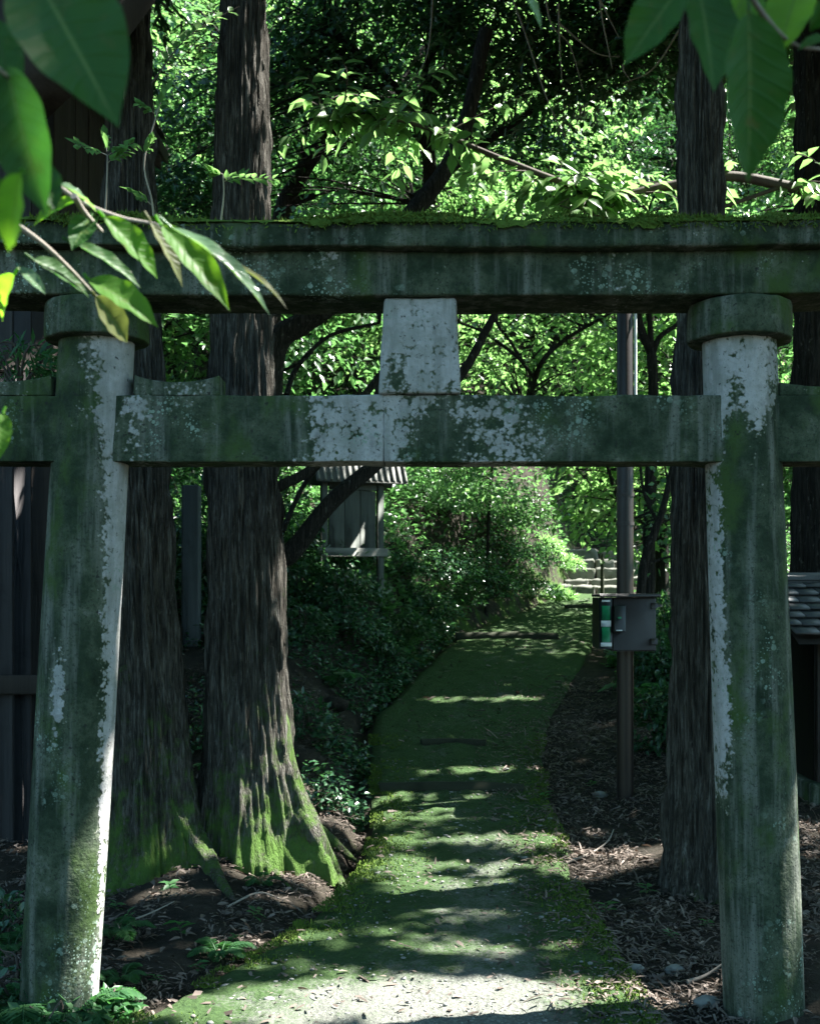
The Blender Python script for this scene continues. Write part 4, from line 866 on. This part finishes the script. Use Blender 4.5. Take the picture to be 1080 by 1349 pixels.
# ------------------------------------------------------------------ hall on the left
def planks(mb, axis, c, a0, a1, z0, z1, w, rng, th=.022):
    """vertical boards side by side; axis 'x': wall facing the viewer at y = c, 'y': wall facing right at x = c"""
    a = a0
    while a < a1-.01:
        b = min(a1, a+w*rng.uniform(.85, 1.15)); t = th*rng.uniform(.8, 1.3)
        if axis == 'x': bbox_mesh(mb, a+.003, b-.003, c-t, c, z0, z1, .004)
        else: bbox_mesh(mb, c, c+t, a+.003, b-.003, z0, z1, .004)
        a = b
def hall():
    rng = np.random.default_rng(51); x1, y0, y1, zt = -2.16, 6.9, 8.6, 5.05; o = thing('wooden_hall', 'old dark wooden hall with plank walls and deep eaves at the left edge', 'building', (-4, 9, -.4))
    mb = MB(); bbox_mesh(mb, -6, x1-.03, y0+.03, y1-.03, -.1, zt, .01); mb.build('wall', M['dark_wood'], o)
    mb = MB(); planks(mb, 'x', y0+.027, -6, x1-.09, .02, zt, .17, rng); mb.build('plank_wall', M['wall_wood'], o)
    mb = MB(); planks(mb, 'y', x1-.027, y0+.1, y1-.12, .02, zt, .17, rng); mb.build('side_wall', M['dark_wood'], o)  # darker wood than the front wall stands in for shade here
    for x, y in [(x1-.06, y0+.06), (x1-.06, y1-.06), (-3.6, y0-.005)]:
        mb = MB(); bbox_mesh(mb, x-.075, x+.075, y-.075, y+.075, -.12, zt, .01); mb.build('post', M['dark_wood'], o)
    for z in (.95, 2.9):
        mb = MB(); bbox_mesh(mb, -6, x1+.012, y0-.04, y0+.001, z, z+.12, .008); mb.build('rail', M['dark_wood'], o)
    o2 = dense_box(-6, x1+.06, y0-.06, y1+.06, -.75, -.10, res=.1, bev=.03, wob=.015, pale=lambda P: .05+0*P[..., 0], seed=9).build('foundation', M['stone'], o, True, 'pale')
    # roof: two slopes with tiles rows on a board deck, rafters under the eave
    ex, ez, rx, rz = x1+.26, zt-.12, -4.3, zt+1.35; mb = MB(); sl = np.array([rx-ex, rz-ez]); n = np.array([-sl[1], sl[0]])/np.hypot(*sl)*-1
    for s, (xa, xb) in ((0, (ex, rx)), (1, (-7.4, rx))):
        za, zb = ez, rz; V = [(xa, y0-.6, za), (xb, y0-.6, zb), (xb, y1+.35, zb), (xa, y1+.35, za)]; V2 = [(x, y, z+.10) for x, y, z in V]
        f = [[0, 1, 2, 3], [7, 6, 5, 4], [0, 4, 5, 1], [1, 5, 6, 2], [2, 6, 7, 3], [3, 7, 4, 0]]; mb.add(V+V2, f)
    fix_normals(mb.build('roof', M['dark_wood'], o))
    mb = MB(); pl = [(40, 95), (110, 112), (160, 62), (205, 2), (222, -70), (40, -70)]; V = [at(px, py, 5.75) for px, py in pl]; V += [v+np.array([-.55, .75, .02]) for v in V]; nn = len(pl)
    mb.add(V, [[i, (i+1) % nn, nn+(i+1) % nn, nn+i] for i in range(nn)]); mb.f += [np.array([[0, 1, 2], [0, 2, 3], [0, 3, 4], [0, 4, 5]]), np.array([[2, 1, 0], [3, 2, 0], [4, 3, 0], [5, 4, 0]])+nn]; fix_normals(mb.build('upturned_eave', M['dark_wood'], o))
    rf = MB()
    for y in np.arange(y0-.5, y1+.35, .34):
        V = []; 
        for dy in (-.03, .03):
            for dz in (-.10, -.005): V += [(ex-.02, y+dy, ez+dz), (rx, y+dy, rz+dz)]
        rf.add(V, [[0, 1, 3, 2], [4, 6, 7, 5], [0, 2, 6, 4], [1, 5, 7, 3], [0, 4, 5, 1], [2, 3, 7, 6]])
    fix_normals(rf.build('rafters', M['dark_wood'], o))
    tb = MB(); rows = 14
    for k in range(rows):
        t0, t1 = k/rows, (k+1.25)/rows; xa, za = ex+(rx-ex)*t0, ez+(rz-ez)*t0+.13+.03; xb, zb = ex+(rx-ex)*min(1, t1), ez+(rz-ez)*min(1, t1)+.13
        yy = np.linspace(y0-.62, y1+.37, 200); w = .018*np.abs(np.sin(yy*np.pi/.24)); tb.add(np.r_[np.c_[np.full(200, xa), yy, za+w], np.c_[np.full(200, xb), yy, zb+w]], grid_faces(200, 2))
    tb.build('roof_tiles', M['tile'], o)
hall()
pb = hit(249, 965); mb = MB(); bbox_mesh(mb, -2.02, -1.87, 10.15-.08, 10.15+.08, float(ground(-1.95, 10.15))-.1, at(0, 640, 10.15)[2], .012)
tag(mb.build('grey_post', M['post_wood'], loc=(-1.95, 10.15, float(ground(-1.95, 10.15)))), 'weathered grey square post standing between the two left cedars', 'post')

# ------------------------------------------------------------------ roofed notice board
def notice_board():
    D = 12.0; a, b = at(425, 0, D)[0], at(503, 0, D)[0]; z = lambda py: at(0, py, D)[2]; gz = float(min(ground(a, D), ground(b, D))); o = thing('notice_board', 'old grey wooden notice board with small slatted roof on the bank', 'notice board', ((a+b)/2, D, gz))
    for x in (a, b): mb = MB(); bbox_mesh(mb, x-.034, x+.034, D-.034, D+.034, float(ground(x, D))-.2, z(632), .006); mb.build('post', M['board_wood'], o)
    mb = MB(); n = 3
    for i in range(n):
        xa = a+.05+(b-a-.1)*i/n; xb = a+.05+(b-a-.1)*(i+1)/n; bbox_mesh(mb, xa+.002, xb-.002, D-.012, D+.012, z(722), z(646), .003)
    mb.build('board', M['board_wood'], o)
    for py0, py1, m in ((733, 722, 'rail_wood'), (646, 636, 'board_wood')):
        mb = MB(); bbox_mesh(mb, a-.09 if py0 == 733 else a+.045, b+.07 if py0 == 733 else b-.045, D-.055 if py0 == 733 else D-.03, D-.014, z(py0), z(py1), .004); mb.build('rail', M[m], o)
    # little gable roof: boards with cover strips running down the front slope
    xa, xb = a-.13, b+.25; ze, zr, yf, yb = z(638), z(590), D-.17, D+.30; r = MB()
    for sg, ye in ((1, yf), (-1, yb)):
        V = [(xa, ye, ze), (xb, ye, ze), (xb, D, zr), (xa, D, zr)]; r.add(V+[(x, y, zz+.018) for x, y, zz in V], [[0, 1, 2, 3], [7, 6, 5, 4], [0, 4, 5, 1], [1, 5, 6, 2], [2, 6, 7, 3], [3, 7, 4, 0]])
    ro = fix_normals(r.build('roof', M['roof_wood'], o)); s = MB()
    for x in np.linspace(xa+.02, xb-.02, 15):
        for ye in (yf-.01, yb+.01):
            V = [(x-.014, ye, ze+.014), (x+.014, ye, ze+.014), (x+.014, D, zr+.016), (x-.014, D, zr+.016)]; s.add(V+[(q, y, zz+.028) for q, y, zz in V], [[0, 1, 2, 3], [7, 6, 5, 4], [0, 4, 5, 1], [1, 5, 6, 2], [2, 6, 7, 3], [3, 7, 4, 0]])
    fix_normals(s.build('roof_battens', M['rail_wood'], ro)); tb = MB(); bbox_mesh(tb, xa-.02, xb+.02, D-.04, D+.04, zr+.02, zr+.07, .01); tb.build('ridge', M['roof_wood'], ro)
notice_board()
for o_ in [o for o in C.objects if o.name.startswith('notice_board')]: o_.rotation_euler = (0, 0, R(22))

# ------------------------------------------------------------------ brown pole and its box
def pole_and_box():
    D = 7.62; x = at(823, 0, D)[0]; g = float(ground(x, D)); o = MB(); zt = at(0, 345, D)[2]
    p = thing('metal_pole', 'tall brown metal pole standing right of the path behind the box', 'pole', (x, D, g)); mb = MB(); th = 28
    tube(mb, [(x, D, g-.2), (x, D, 1.6), (x, D, zt-.02), (x, D, zt)], [.056, .056, .056, .045], 28); mb.build('shaft', M['pole'], p, True)
    for py in (548, 652, 690): mb = MB(); zz = at(0, py, D)[2]; tube(mb, [(x, D, zz-.012), (x, D, zz+.012)], .0605, 24); mb.build('band', M['box'], p)
    mb = MB(); tube(mb, [(x+.065, D-.02, at(0, 552, D)[2]), (x+.066, D-.02, 3.2), (x+.063, D-.02, zt-.05)], .010, 8); mb.build('conduit', M['white'], p, True)
    f = 7.30; X = lambda px: at(px, 0, f)[0]; Zp = lambda py: at(0, py, f)[2]
    b = thing('meter_box', 'dark brown box with a green and white striped edge fixed to the pole', 'box', (X(828), f+.13, Zp(858)))
    mb = MB(); bbox_mesh(mb, X(806), X(864), f, f+.275, Zp(858), Zp(787), .008); mb.build('body', M['box'], b)
    mb = MB(); bbox_mesh(mb, X(788), X(869), f-.035, f+.285, Zp(787)+.002, Zp(782), .005); mb.build('lid', M['box'], b)
    mb = MB(); bbox_mesh(mb, X(788.5), X(806)-.001, f-.008, f+.27, Zp(855), Zp(787)-.001, .004); mb.build('side_housing', M['black'], b)
    def sticker(name, m, x0, x1, y0, y1, yo=f-.008): mb = MB(); bbox_mesh(mb, X(x0), X(x1), yo-.004, yo-.0005, Zp(y1), Zp(y0), .001); return mb.build(name, M[m], b)
    sticker('green_panel', 'green', 792, 803, 798, 817); sticker('green_panel', 'green', 792, 803, 826, 846); sticker('white_band', 'white', 791, 804, 817.5, 825.5); sticker('white_band', 'white', 790.5, 805, 846.5, 851.5); sticker('white_band', 'white', 792, 803, 790.5, 793)
    mb = MB(); bbox_mesh(mb, X(807), X(823), f-.03, f-.0005, Zp(832), Zp(797), .005); k = mb.build('lock_plate', M['black'], b)
    for nm, m, c in (('label_strip', 'white', (810, 818, 829.5, 831)), ('indicator', 'green', (812, 817, 812.5, 815))):
        mb = MB(); bbox_mesh(mb, X(c[0]), X(c[1]), f-.033, f-.0302, Zp(c[3]), Zp(c[2]), .0005); mb.build(nm, M[m], k)
    for zq in (798, 845): mb = MB(); bbox_mesh(mb, X(857), X(866), f-.007, f+.02, Zp(zq+4), Zp(zq-4), .002); mb.build('hinge', M['pole'], b)
    mb = MB(); bbox_mesh(mb, X(866), X(874), f+.06, f+.10, Zp(800), Zp(796), .002); mb.build('hasp', M['pole'], b)
pole_and_box()
s = hit(793, 796); mb = MB(); tube(mb, [s-[0, 0, .1], s+[0, 0, .7], s+[0, 0, .78]], [.03, .028, .012], 10); tag(mb.build('wooden_stake', M['log'], None, True, loc=tuple(map(float, s))), 'short dark stake beside the bend, just left of the pole', 'stake')

# ------------------------------------------------------------------ little tiled hut at the right edge
def hut():
    o = thing('tiled_hut', 'little dark hut with a grey shingled roof at the right edge', 'hut', (3.2, 7.8, float(ground(2.8, 7.6)))); x0, x1, y0, y1 = 2.44, 3.75, 7.2, 8.15; g = float(ground(2.7, 7.5))
    ze = at(0, 838, 7.05)[2]; zr = at(0, 768, 7.8)[2]
    mb = MB(); bbox_mesh(mb, x0+.16, x1, y0+.12, y1, g-.2, ze+.02, .01); mb.build('wall', M['dark_wood'], o)
    rng = np.random.default_rng(5); mb = MB(); planks(mb, 'x', y0+.115, x0+.16, x1, g-.1, ze-.02, .14, rng); mb.build('plank_wall', M['dark_wood'], o)
    mb = dense_box(x0+.1, x1+.1, y0+.02, y1+.1, g-.4, g+.10, res=.08, bev=.02, wob=.01, seed=12); mb.build('foundation', M['stone'], o, True, 'pale')
    xa = at(1046, 0, 7.05)[0]; yr = 7.75; ya = 7.03; d = MB(); V = [(xa+.02, ya, ze), (x1+.2, ya, ze), (x1+.2, yr, zr), (xa+.02, yr, zr)]; V += [(xa+.02, 2*yr-ya, ze), (x1+.2, 2*yr-ya, ze)]
    d.add([(x, y, z-.05) for x, y, z in V], [[0, 1, 2, 3], [3, 2, 5, 4]]); d.add(V, [[3, 2, 1, 0], [4, 5, 2, 3]]); r = d.build('roof', M['dark_wood'], o)
    n = 7
    for k in range(n):
        t0, t1 = k/n, (k+1.3)/n; x = xa-.01-.07*(k % 2); i = 0
        while x < x1+.2:
            w = rng.uniform(.13, .17); xl = x+.004; xr = x+w-.004; tt = rng.uniform(0, .006); V = []
            for t, up in ((t0, .030+tt), (t1, .006)):
                y, z = ya-.03+(yr-ya)*t, ze+(zr-ze)*t-.004; V += [(max(xa-.01, xl), y, z+up), (xr, y, z+up), (max(xa-.01, xl), y+.002, z+up-.014), (xr, y+.002, z+up-.014)]
            if xr > xa+.03:
                mb = MB().add(V, [[0, 1, 5, 4], [2, 6, 7, 3], [0, 2, 3, 1], [4, 5, 7, 6], [0, 4, 6, 2], [1, 3, 7, 5]])
                if k == 0 and i == 0: T = MB()
                T.v.append(mb.v[0]); T.f.append(mb.f[0]+T.n); T.a.append(mb.a[0]); T.n += 8
            x += w; i += 1
    fix_normals(T.build('shingles', M['tile'], r)); mb = MB(); bbox_mesh(mb, xa-.03, x1+.22, yr-.06, yr+.06, zr+.0, zr+.07, .02); mb.build('ridge', M['tile'], r)
hut()

# ------------------------------------------------------------------ leaves close to the lens
def big_leaf(mb, base, tip, width, face, curl=.25, fold=.25, twist=0., seed=0):
    nu, nv = 11, 20; b, t = np.asarray(base, float), np.asarray(tip, float); L = np.linalg.norm(t-b); D = (t-b)/L; N = np.asarray(face, float); N = unit(N-D*np.dot(N, D)); B = np.cross(N, D)
    v = np.linspace(0, 1, nv)[:, None]; u = np.linspace(-1, 1, nu)[None]
    w = width*.5*np.clip(np.sin(np.pi*v**.78), 0, 1)**.8*(1-.25*sstep(.75, 1, v)); w = np.where(v > .86, w*(1-.35*(v-.86)/.14), w)
    tw = twist*v; ca, sa = np.cos(tw), np.sin(tw); hz = width*fold*(np.abs(u)**1.4)+width*.04*np.sin(v*22+u*3+seed)*np.abs(u); hx = u
    P = b+D*(L*v)[..., None]+B*((w*u)*ca-hz*(w/width*2)*sa)[..., None]+N*(hz*(w/width*2)*ca+(w*u)*sa-L*curl*(v-v*v)*-1)[..., None]
    P = P+np.zeros((nv, nu, 1)); mb.add(P.reshape(-1, 3), grid_faces(nu, nv), np.tile(np.abs(np.linspace(-1, 1, nu)), nv)); return P
def fore_leaf_mat(name, a, b, tr, tf, rough=.48):
    g = G(name); u = g.attr('across'); n = g.noise(9, 4, .6); r = g.n('ObjectInfo').outputs['Random']
    c = g.mix(n, a, b); c = g.mix(g.range(u, .0, .07, .65, 0), c, (.16, .24, .07)); ve = g.range(g.noise(3, 2, .5, g.mapped((30, 30, 30))), .60, .66, 0, .2); c = g.mix(ve, c, (.12, .09, .03))
    vn = g.math('ABSOLUTE', g.math('SINE', g.math('MULTIPLY', g.attr('vein'), 29.))); c = g.mix(g.range(vn, .0, .13, .16, 0), c, tuple(x*2.0 for x in b)); vb_ = g.range(vn, 0, .45)
    c = g.mix(g.range(g.noise(55, 3, .6), .66, .72, 0, .7), c, (.10, .07, .025)); tr = g.mix(g.range(vn, .0, .16, .32, 0), tr, tuple(x*.45 for x in tr))
    t = g.mix(g.range(u, .0, .06, .6, 0), tr, (.04, .09, .01)); t = g.mix(g.range(n, .6, .7, 0, .5), t, (.06, .11, .01))
    return g.done(c, rough, g.bump(g.math('ADD', vb_, g.math('MULTIPLY', g.noise(60, 4, .6), .6)), .35, .003), .18, translucent=t, tfac=tf)
M['fl_shaded'] = fore_leaf_mat('near_leaf_shaded', (.020, .060, .014), (.035, .095, .02), (.05, .20, .02), .35)  # darker copy for unlit leaves, their shade put into the colour
M['fl_lit'] = fore_leaf_mat('near_leaf_lit', (.05, .13, .02), (.08, .18, .03), (.28, .62, .03), .6)  # brighter copy of the same leaf, sunlight put into the colour
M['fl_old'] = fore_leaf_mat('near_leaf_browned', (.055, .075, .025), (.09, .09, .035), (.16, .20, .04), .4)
M['fl_pale'] = fore_leaf_mat('near_leaf_pale', (.07, .13, .07), (.12, .18, .11), (.22, .40, .10), .4, .22)  # pale leaf colour, on one leaf standing in for gloss
def near_branch(name, label, D, twigs, lv, seed):
    rng = np.random.default_rng(seed); o = thing(name, label, 'branch', at(*twigs[0][0], D)); mb = MB()
    for tw in twigs: q = spline([at(px, py, D+.03*i) for i, (px, py) in enumerate(tw)], 20); tube(mb, q, np.linspace(.0032, .0014, 20)*D, 7, rough=.2, seed=seed)
    mb.build('twig', M['twig_pale'], o, True)
    for i, (bx, by, tx, ty, w, m, face, dd, curl) in enumerate(lv):
        l = MB(); b, t = at(bx, by, D+dd), at(tx, ty, D+dd+rng.uniform(-.03, .06)); big_leaf(l, b, t, w/F_PX*(D+dd), face, curl, .22, rng.uniform(-.25, .25), i)
        tube(l, spline([b+(b-t)*.12+rng.normal(0, .002, 3), b+(b-t)*.05, b], 6), [.0014*D]*6, 5, a=1.)
        lo_ = l.build('leaf', M[m], o, True, 'across'); av = lo_.data.attributes.new('vein', 'FLOAT', 'POINT'); vv = np.zeros(l.n); uu_ = np.abs(np.linspace(-1, 1, 11)); vv[:220] = (np.linspace(0, 1, 20)[:, None]-.16*uu_[None]).ravel(); av.data.foreach_set('value', vv.astype(np.float32))
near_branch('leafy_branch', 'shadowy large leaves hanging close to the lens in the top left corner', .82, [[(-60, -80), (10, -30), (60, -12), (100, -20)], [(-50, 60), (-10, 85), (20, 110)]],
    [(48, -30, 157, 168, 142, 'fl_shaded', (.1, -1, .25), 0, .12), (8, 85, 62, 285, 84, 'fl_shaded', (-.2, -1, .2), .05, .1), (28, 228, 12, 332, 52, 'fl_lit', (-.1, -1, .25), -.04, .05), (56, 215, 74, 280, 34, 'fl_shaded', (.5, -1, .1), .12, .05), (-20, 215, -2, 320, 50, 'fl_shaded', (.2, -1, .2), .03, .1), (-30, 20, 20, 140, 70, 'fl_shaded', (.4, -1, .1), .08, .1)], 801)
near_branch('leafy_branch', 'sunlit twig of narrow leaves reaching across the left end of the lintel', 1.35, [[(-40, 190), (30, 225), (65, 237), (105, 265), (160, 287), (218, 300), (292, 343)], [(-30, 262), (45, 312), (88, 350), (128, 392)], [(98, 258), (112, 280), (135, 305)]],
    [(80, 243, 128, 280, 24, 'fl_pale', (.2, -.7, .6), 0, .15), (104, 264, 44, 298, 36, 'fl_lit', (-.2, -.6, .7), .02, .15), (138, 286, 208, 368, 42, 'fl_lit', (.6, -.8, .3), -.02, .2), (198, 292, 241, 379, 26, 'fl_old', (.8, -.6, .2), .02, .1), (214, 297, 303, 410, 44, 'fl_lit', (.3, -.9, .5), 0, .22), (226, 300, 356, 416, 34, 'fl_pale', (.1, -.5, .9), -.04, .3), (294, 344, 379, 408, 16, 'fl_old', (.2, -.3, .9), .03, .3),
     (94, 320, 186, 380, 28, 'fl_shaded', (.2, -.6, .8), .03, .25), (118, 368, 209, 432, 46, 'fl_lit', (.3, -.8, .6), -.03, .2), (126, 390, 168, 452, 40, 'fl_old', (.4, -.9, .2), .02, .1), (44, 342, 118, 392, 36, 'fl_shaded', (.1, -.7, .6), .04, .2), (26, 352, 61, 388, 18, 'fl_pale', (.3, -.7, .5), 0, .1), (20, 362, 4, 424, 44, 'fl_lit', (-.1, -.9, .4), -.05, .1), (120, 285, 95, 330, 34, 'fl_shaded', (.2, -.8, .5), .05, .1), (5, 545, -6, 612, 30, 'fl_lit', (.3, -.9, .2), 0, .1)], 802)
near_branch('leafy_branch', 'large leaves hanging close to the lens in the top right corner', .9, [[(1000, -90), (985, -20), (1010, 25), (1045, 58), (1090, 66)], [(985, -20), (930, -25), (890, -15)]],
    [(900, -22, 822, 86, 66, 'fl_shaded', (-.2, -1, .2), .03, .08), (918, -25, 940, 122, 78, 'fl_shaded', (.3, -1, .2), .06, .08), (985, 15, 984, 242, 98, 'fl_shaded', (.15, -1, .12), -.03, .1), (985, -14, 955, 40, 62, 'fl_lit', (.1, -1, .3), .08, .05), (1052, -22, 1022, 78, 62, 'fl_lit', (-.25, -1, .2), .1, .08), (1090, 50, 1050, 66, 20, 'fl_shaded', (0, -1, .5), .1, .1), (1100, -20, 1066, 42, 44, 'fl_shaded', (.3, -1, .2), .05, .1)], 803)
near_branch('hanging_leaf', 'single pale leaf tip hanging down at the top of the view, right of centre', 1.2, [[(676, -60), (684, -30), (688, -10)]], [(688, -10, 713, 40, 24, 'fl_pale', (.4, -.9, .3), 0, .1)], 804)
def frond(label, D, pts, n, ll, seed):
    rng = np.random.default_rng(seed); q = spline([at(px, py, D) for px, py in pts], 24); o = thing('leafy_sprig', label, 'sprig', q[0]); tb, nb = MB(), MB(); tube(tb, q, np.linspace(.004, .0012, 24), 5)
    for i in range(n):
        k = 5+int(18*i/n); T = unit(q[min(23, k+1)]-q[k-1]); s = unit(np.cross(T, np.array([.2, -.6, .7])))
        for sg in (-1, 1): leaves(nb, q[k][None], (T*.6+s*sg+rng.normal(0, .1, 3))[None], (np.array([.1, -.4, .9])+rng.normal(0, .15, 3))[None], ll*(1.1-.5*abs(i/n-.4)), ll*.36, 'oval', .12, .15)
    tb.build('stem', M['twig'], o); nb.build('leaflets', M['leaf_sun'], o)
frond('sunlit feathery sprig beside the big cedar near the top', 5.6, [(200, 110), (232, 66), (262, 38), (316, 8)], 10, .085, 811)
frond('sunlit small leafy sprig just left of the big cedar', 5.8, [(200, 60), (215, 70), (236, 78), (258, 80)], 7, .06, 812)
def seedling(label, D, stem, sprays, seed):
    rng = np.random.default_rng(seed); q = spline([at(px, py, D) for px, py in stem], 20); o = thing('seedling', label, 'seedling', q[0], 'seedlings behind the lintel'); tb, nb = MB(), MB(); tube(tb, q, np.linspace(.006, .002, 20), 5)
    for (ax, ay, bx, by) in sprays:
        a, b = at(ax, ay, D), at(bx, by, D+rng.uniform(-.1, .1)); tube(tb, [a, (a+b)/2+[0, 0, .01], b], [.002, .0015, .001], 4)
        for t in np.linspace(.2, 1, 7):
            for sg in (-1, 1): leaves(nb, (a+(b-a)*t)[None], (unit(b-a)*.5+np.array([0, sg, .1])*.9+rng.normal(0, .15, 3))[None], (np.array([0, -.2, 1])+rng.normal(0, .2, 3))[None], .05, .022, 'oval')
    tb.build('stem', M['twig_pale'], o); nb.build('leaflets', M['leaf_sun'], o)
seedling('thin seedling with flat leaf sprays growing on the left end of the lintel', 4.36, [(138, 312), (139, 280), (141, 240), (142, 205)], [(142, 205, 100, 190), (142, 205, 175, 188), (142, 215, 165, 200), (141, 200, 140, 178)], 821)
seedling('crooked pale seedling growing on the lintel in front of the left cedar', 4.34, [(205, 310), (203, 290), (200, 262), (190, 215), (204, 160), (212, 135)], [(190, 205, 200, 185), (200, 270, 172, 252), (204, 150, 185, 138), (204, 150, 222, 118)], 822)
seedling('seedling with a few flat leaves growing on the lintel in front of the big cedar', 4.36, [(290, 310), (292, 285), (295, 255), (294, 230)], [(294, 230, 275, 226), (294, 240, 322, 232), (294, 235, 360, 236)], 823)
# vine leaves behind the left pillar top
shrub('tangle of narrow pale leaves in the gap left of the left pillar', at(25, 470, 5.6)-np.array([0, 0, .12]), .22, .2, 420, 'fern', .09, .018, 831, 'plants beside the hall')

# ------------------------------------------------------------------ light, sky, camera
w = bpy.data.worlds.new('World'); bpy.context.scene.world = w; w.use_nodes = True; nt = w.node_tree; bg = nt.nodes['Background']
sky = nt.nodes.new('ShaderNodeTexSky'); sky.sky_type = 'NISHITA'; sky.sun_disc = False; sky.sun_elevation = R(EL); sky.sun_rotation = math.atan2(S[0], S[1]); sky.ozone_density = 2.5
mx = nt.nodes.new('ShaderNodeMix'); mx.data_type = 'RGBA'; mx.blend_type = 'MULTIPLY'; mx.inputs[0].default_value = 1; mx.inputs[7].default_value = (.76, 1.0, .90, 1); nt.links.new(sky.outputs[0], mx.inputs[6]); nt.links.new(mx.outputs[2], bg.inputs[0]); bg.inputs[1].default_value = .055
ld = bpy.data.lights.new('sun', 'SUN'); ld.energy = 5.0; ld.angle = R(.5); ld.color = (1, .975, .92); lo = bpy.data.objects.new('sun', ld); C.objects.link(lo); lo.rotation_euler = Vector(S).to_track_quat('Z', 'Y').to_euler(); lo.location = (10, 0, 20)
cd = bpy.data.cameras.new('camera'); co = bpy.data.objects.new('camera', cd); C.objects.link(co); co.location = (0, 0, CAM_Z); co.rotation_euler = (R(90), 0, 0)
cd.sensor_fit = 'VERTICAL'; cd.sensor_height = 36; cd.lens = F_PX/1349*36; cd.shift_y = (HOR-674.5)/1349; cd.clip_start = .05; cd.clip_end = 500
cd.dof.use_dof = True; cd.dof.focus_distance = 4.3; cd.dof.aperture_fstop = 8
sc = bpy.context.scene; sc.camera = co; sc.render.engine = 'CYCLES'
sc.view_settings.view_transform = 'Standard'; sc.view_settings.look = 'None'; sc.view_settings.exposure = 2.8; sc.view_settings.gamma = 1
cy = sc.cycles; cy.max_bounces = 8; cy.diffuse_bounces = 4; cy.glossy_bounces = 3; cy.transmission_bounces = 5; cy.sample_clamp_indirect = 4; cy.use_denoising = True; cy.caustics_reflective = False; cy.caustics_refractive = False
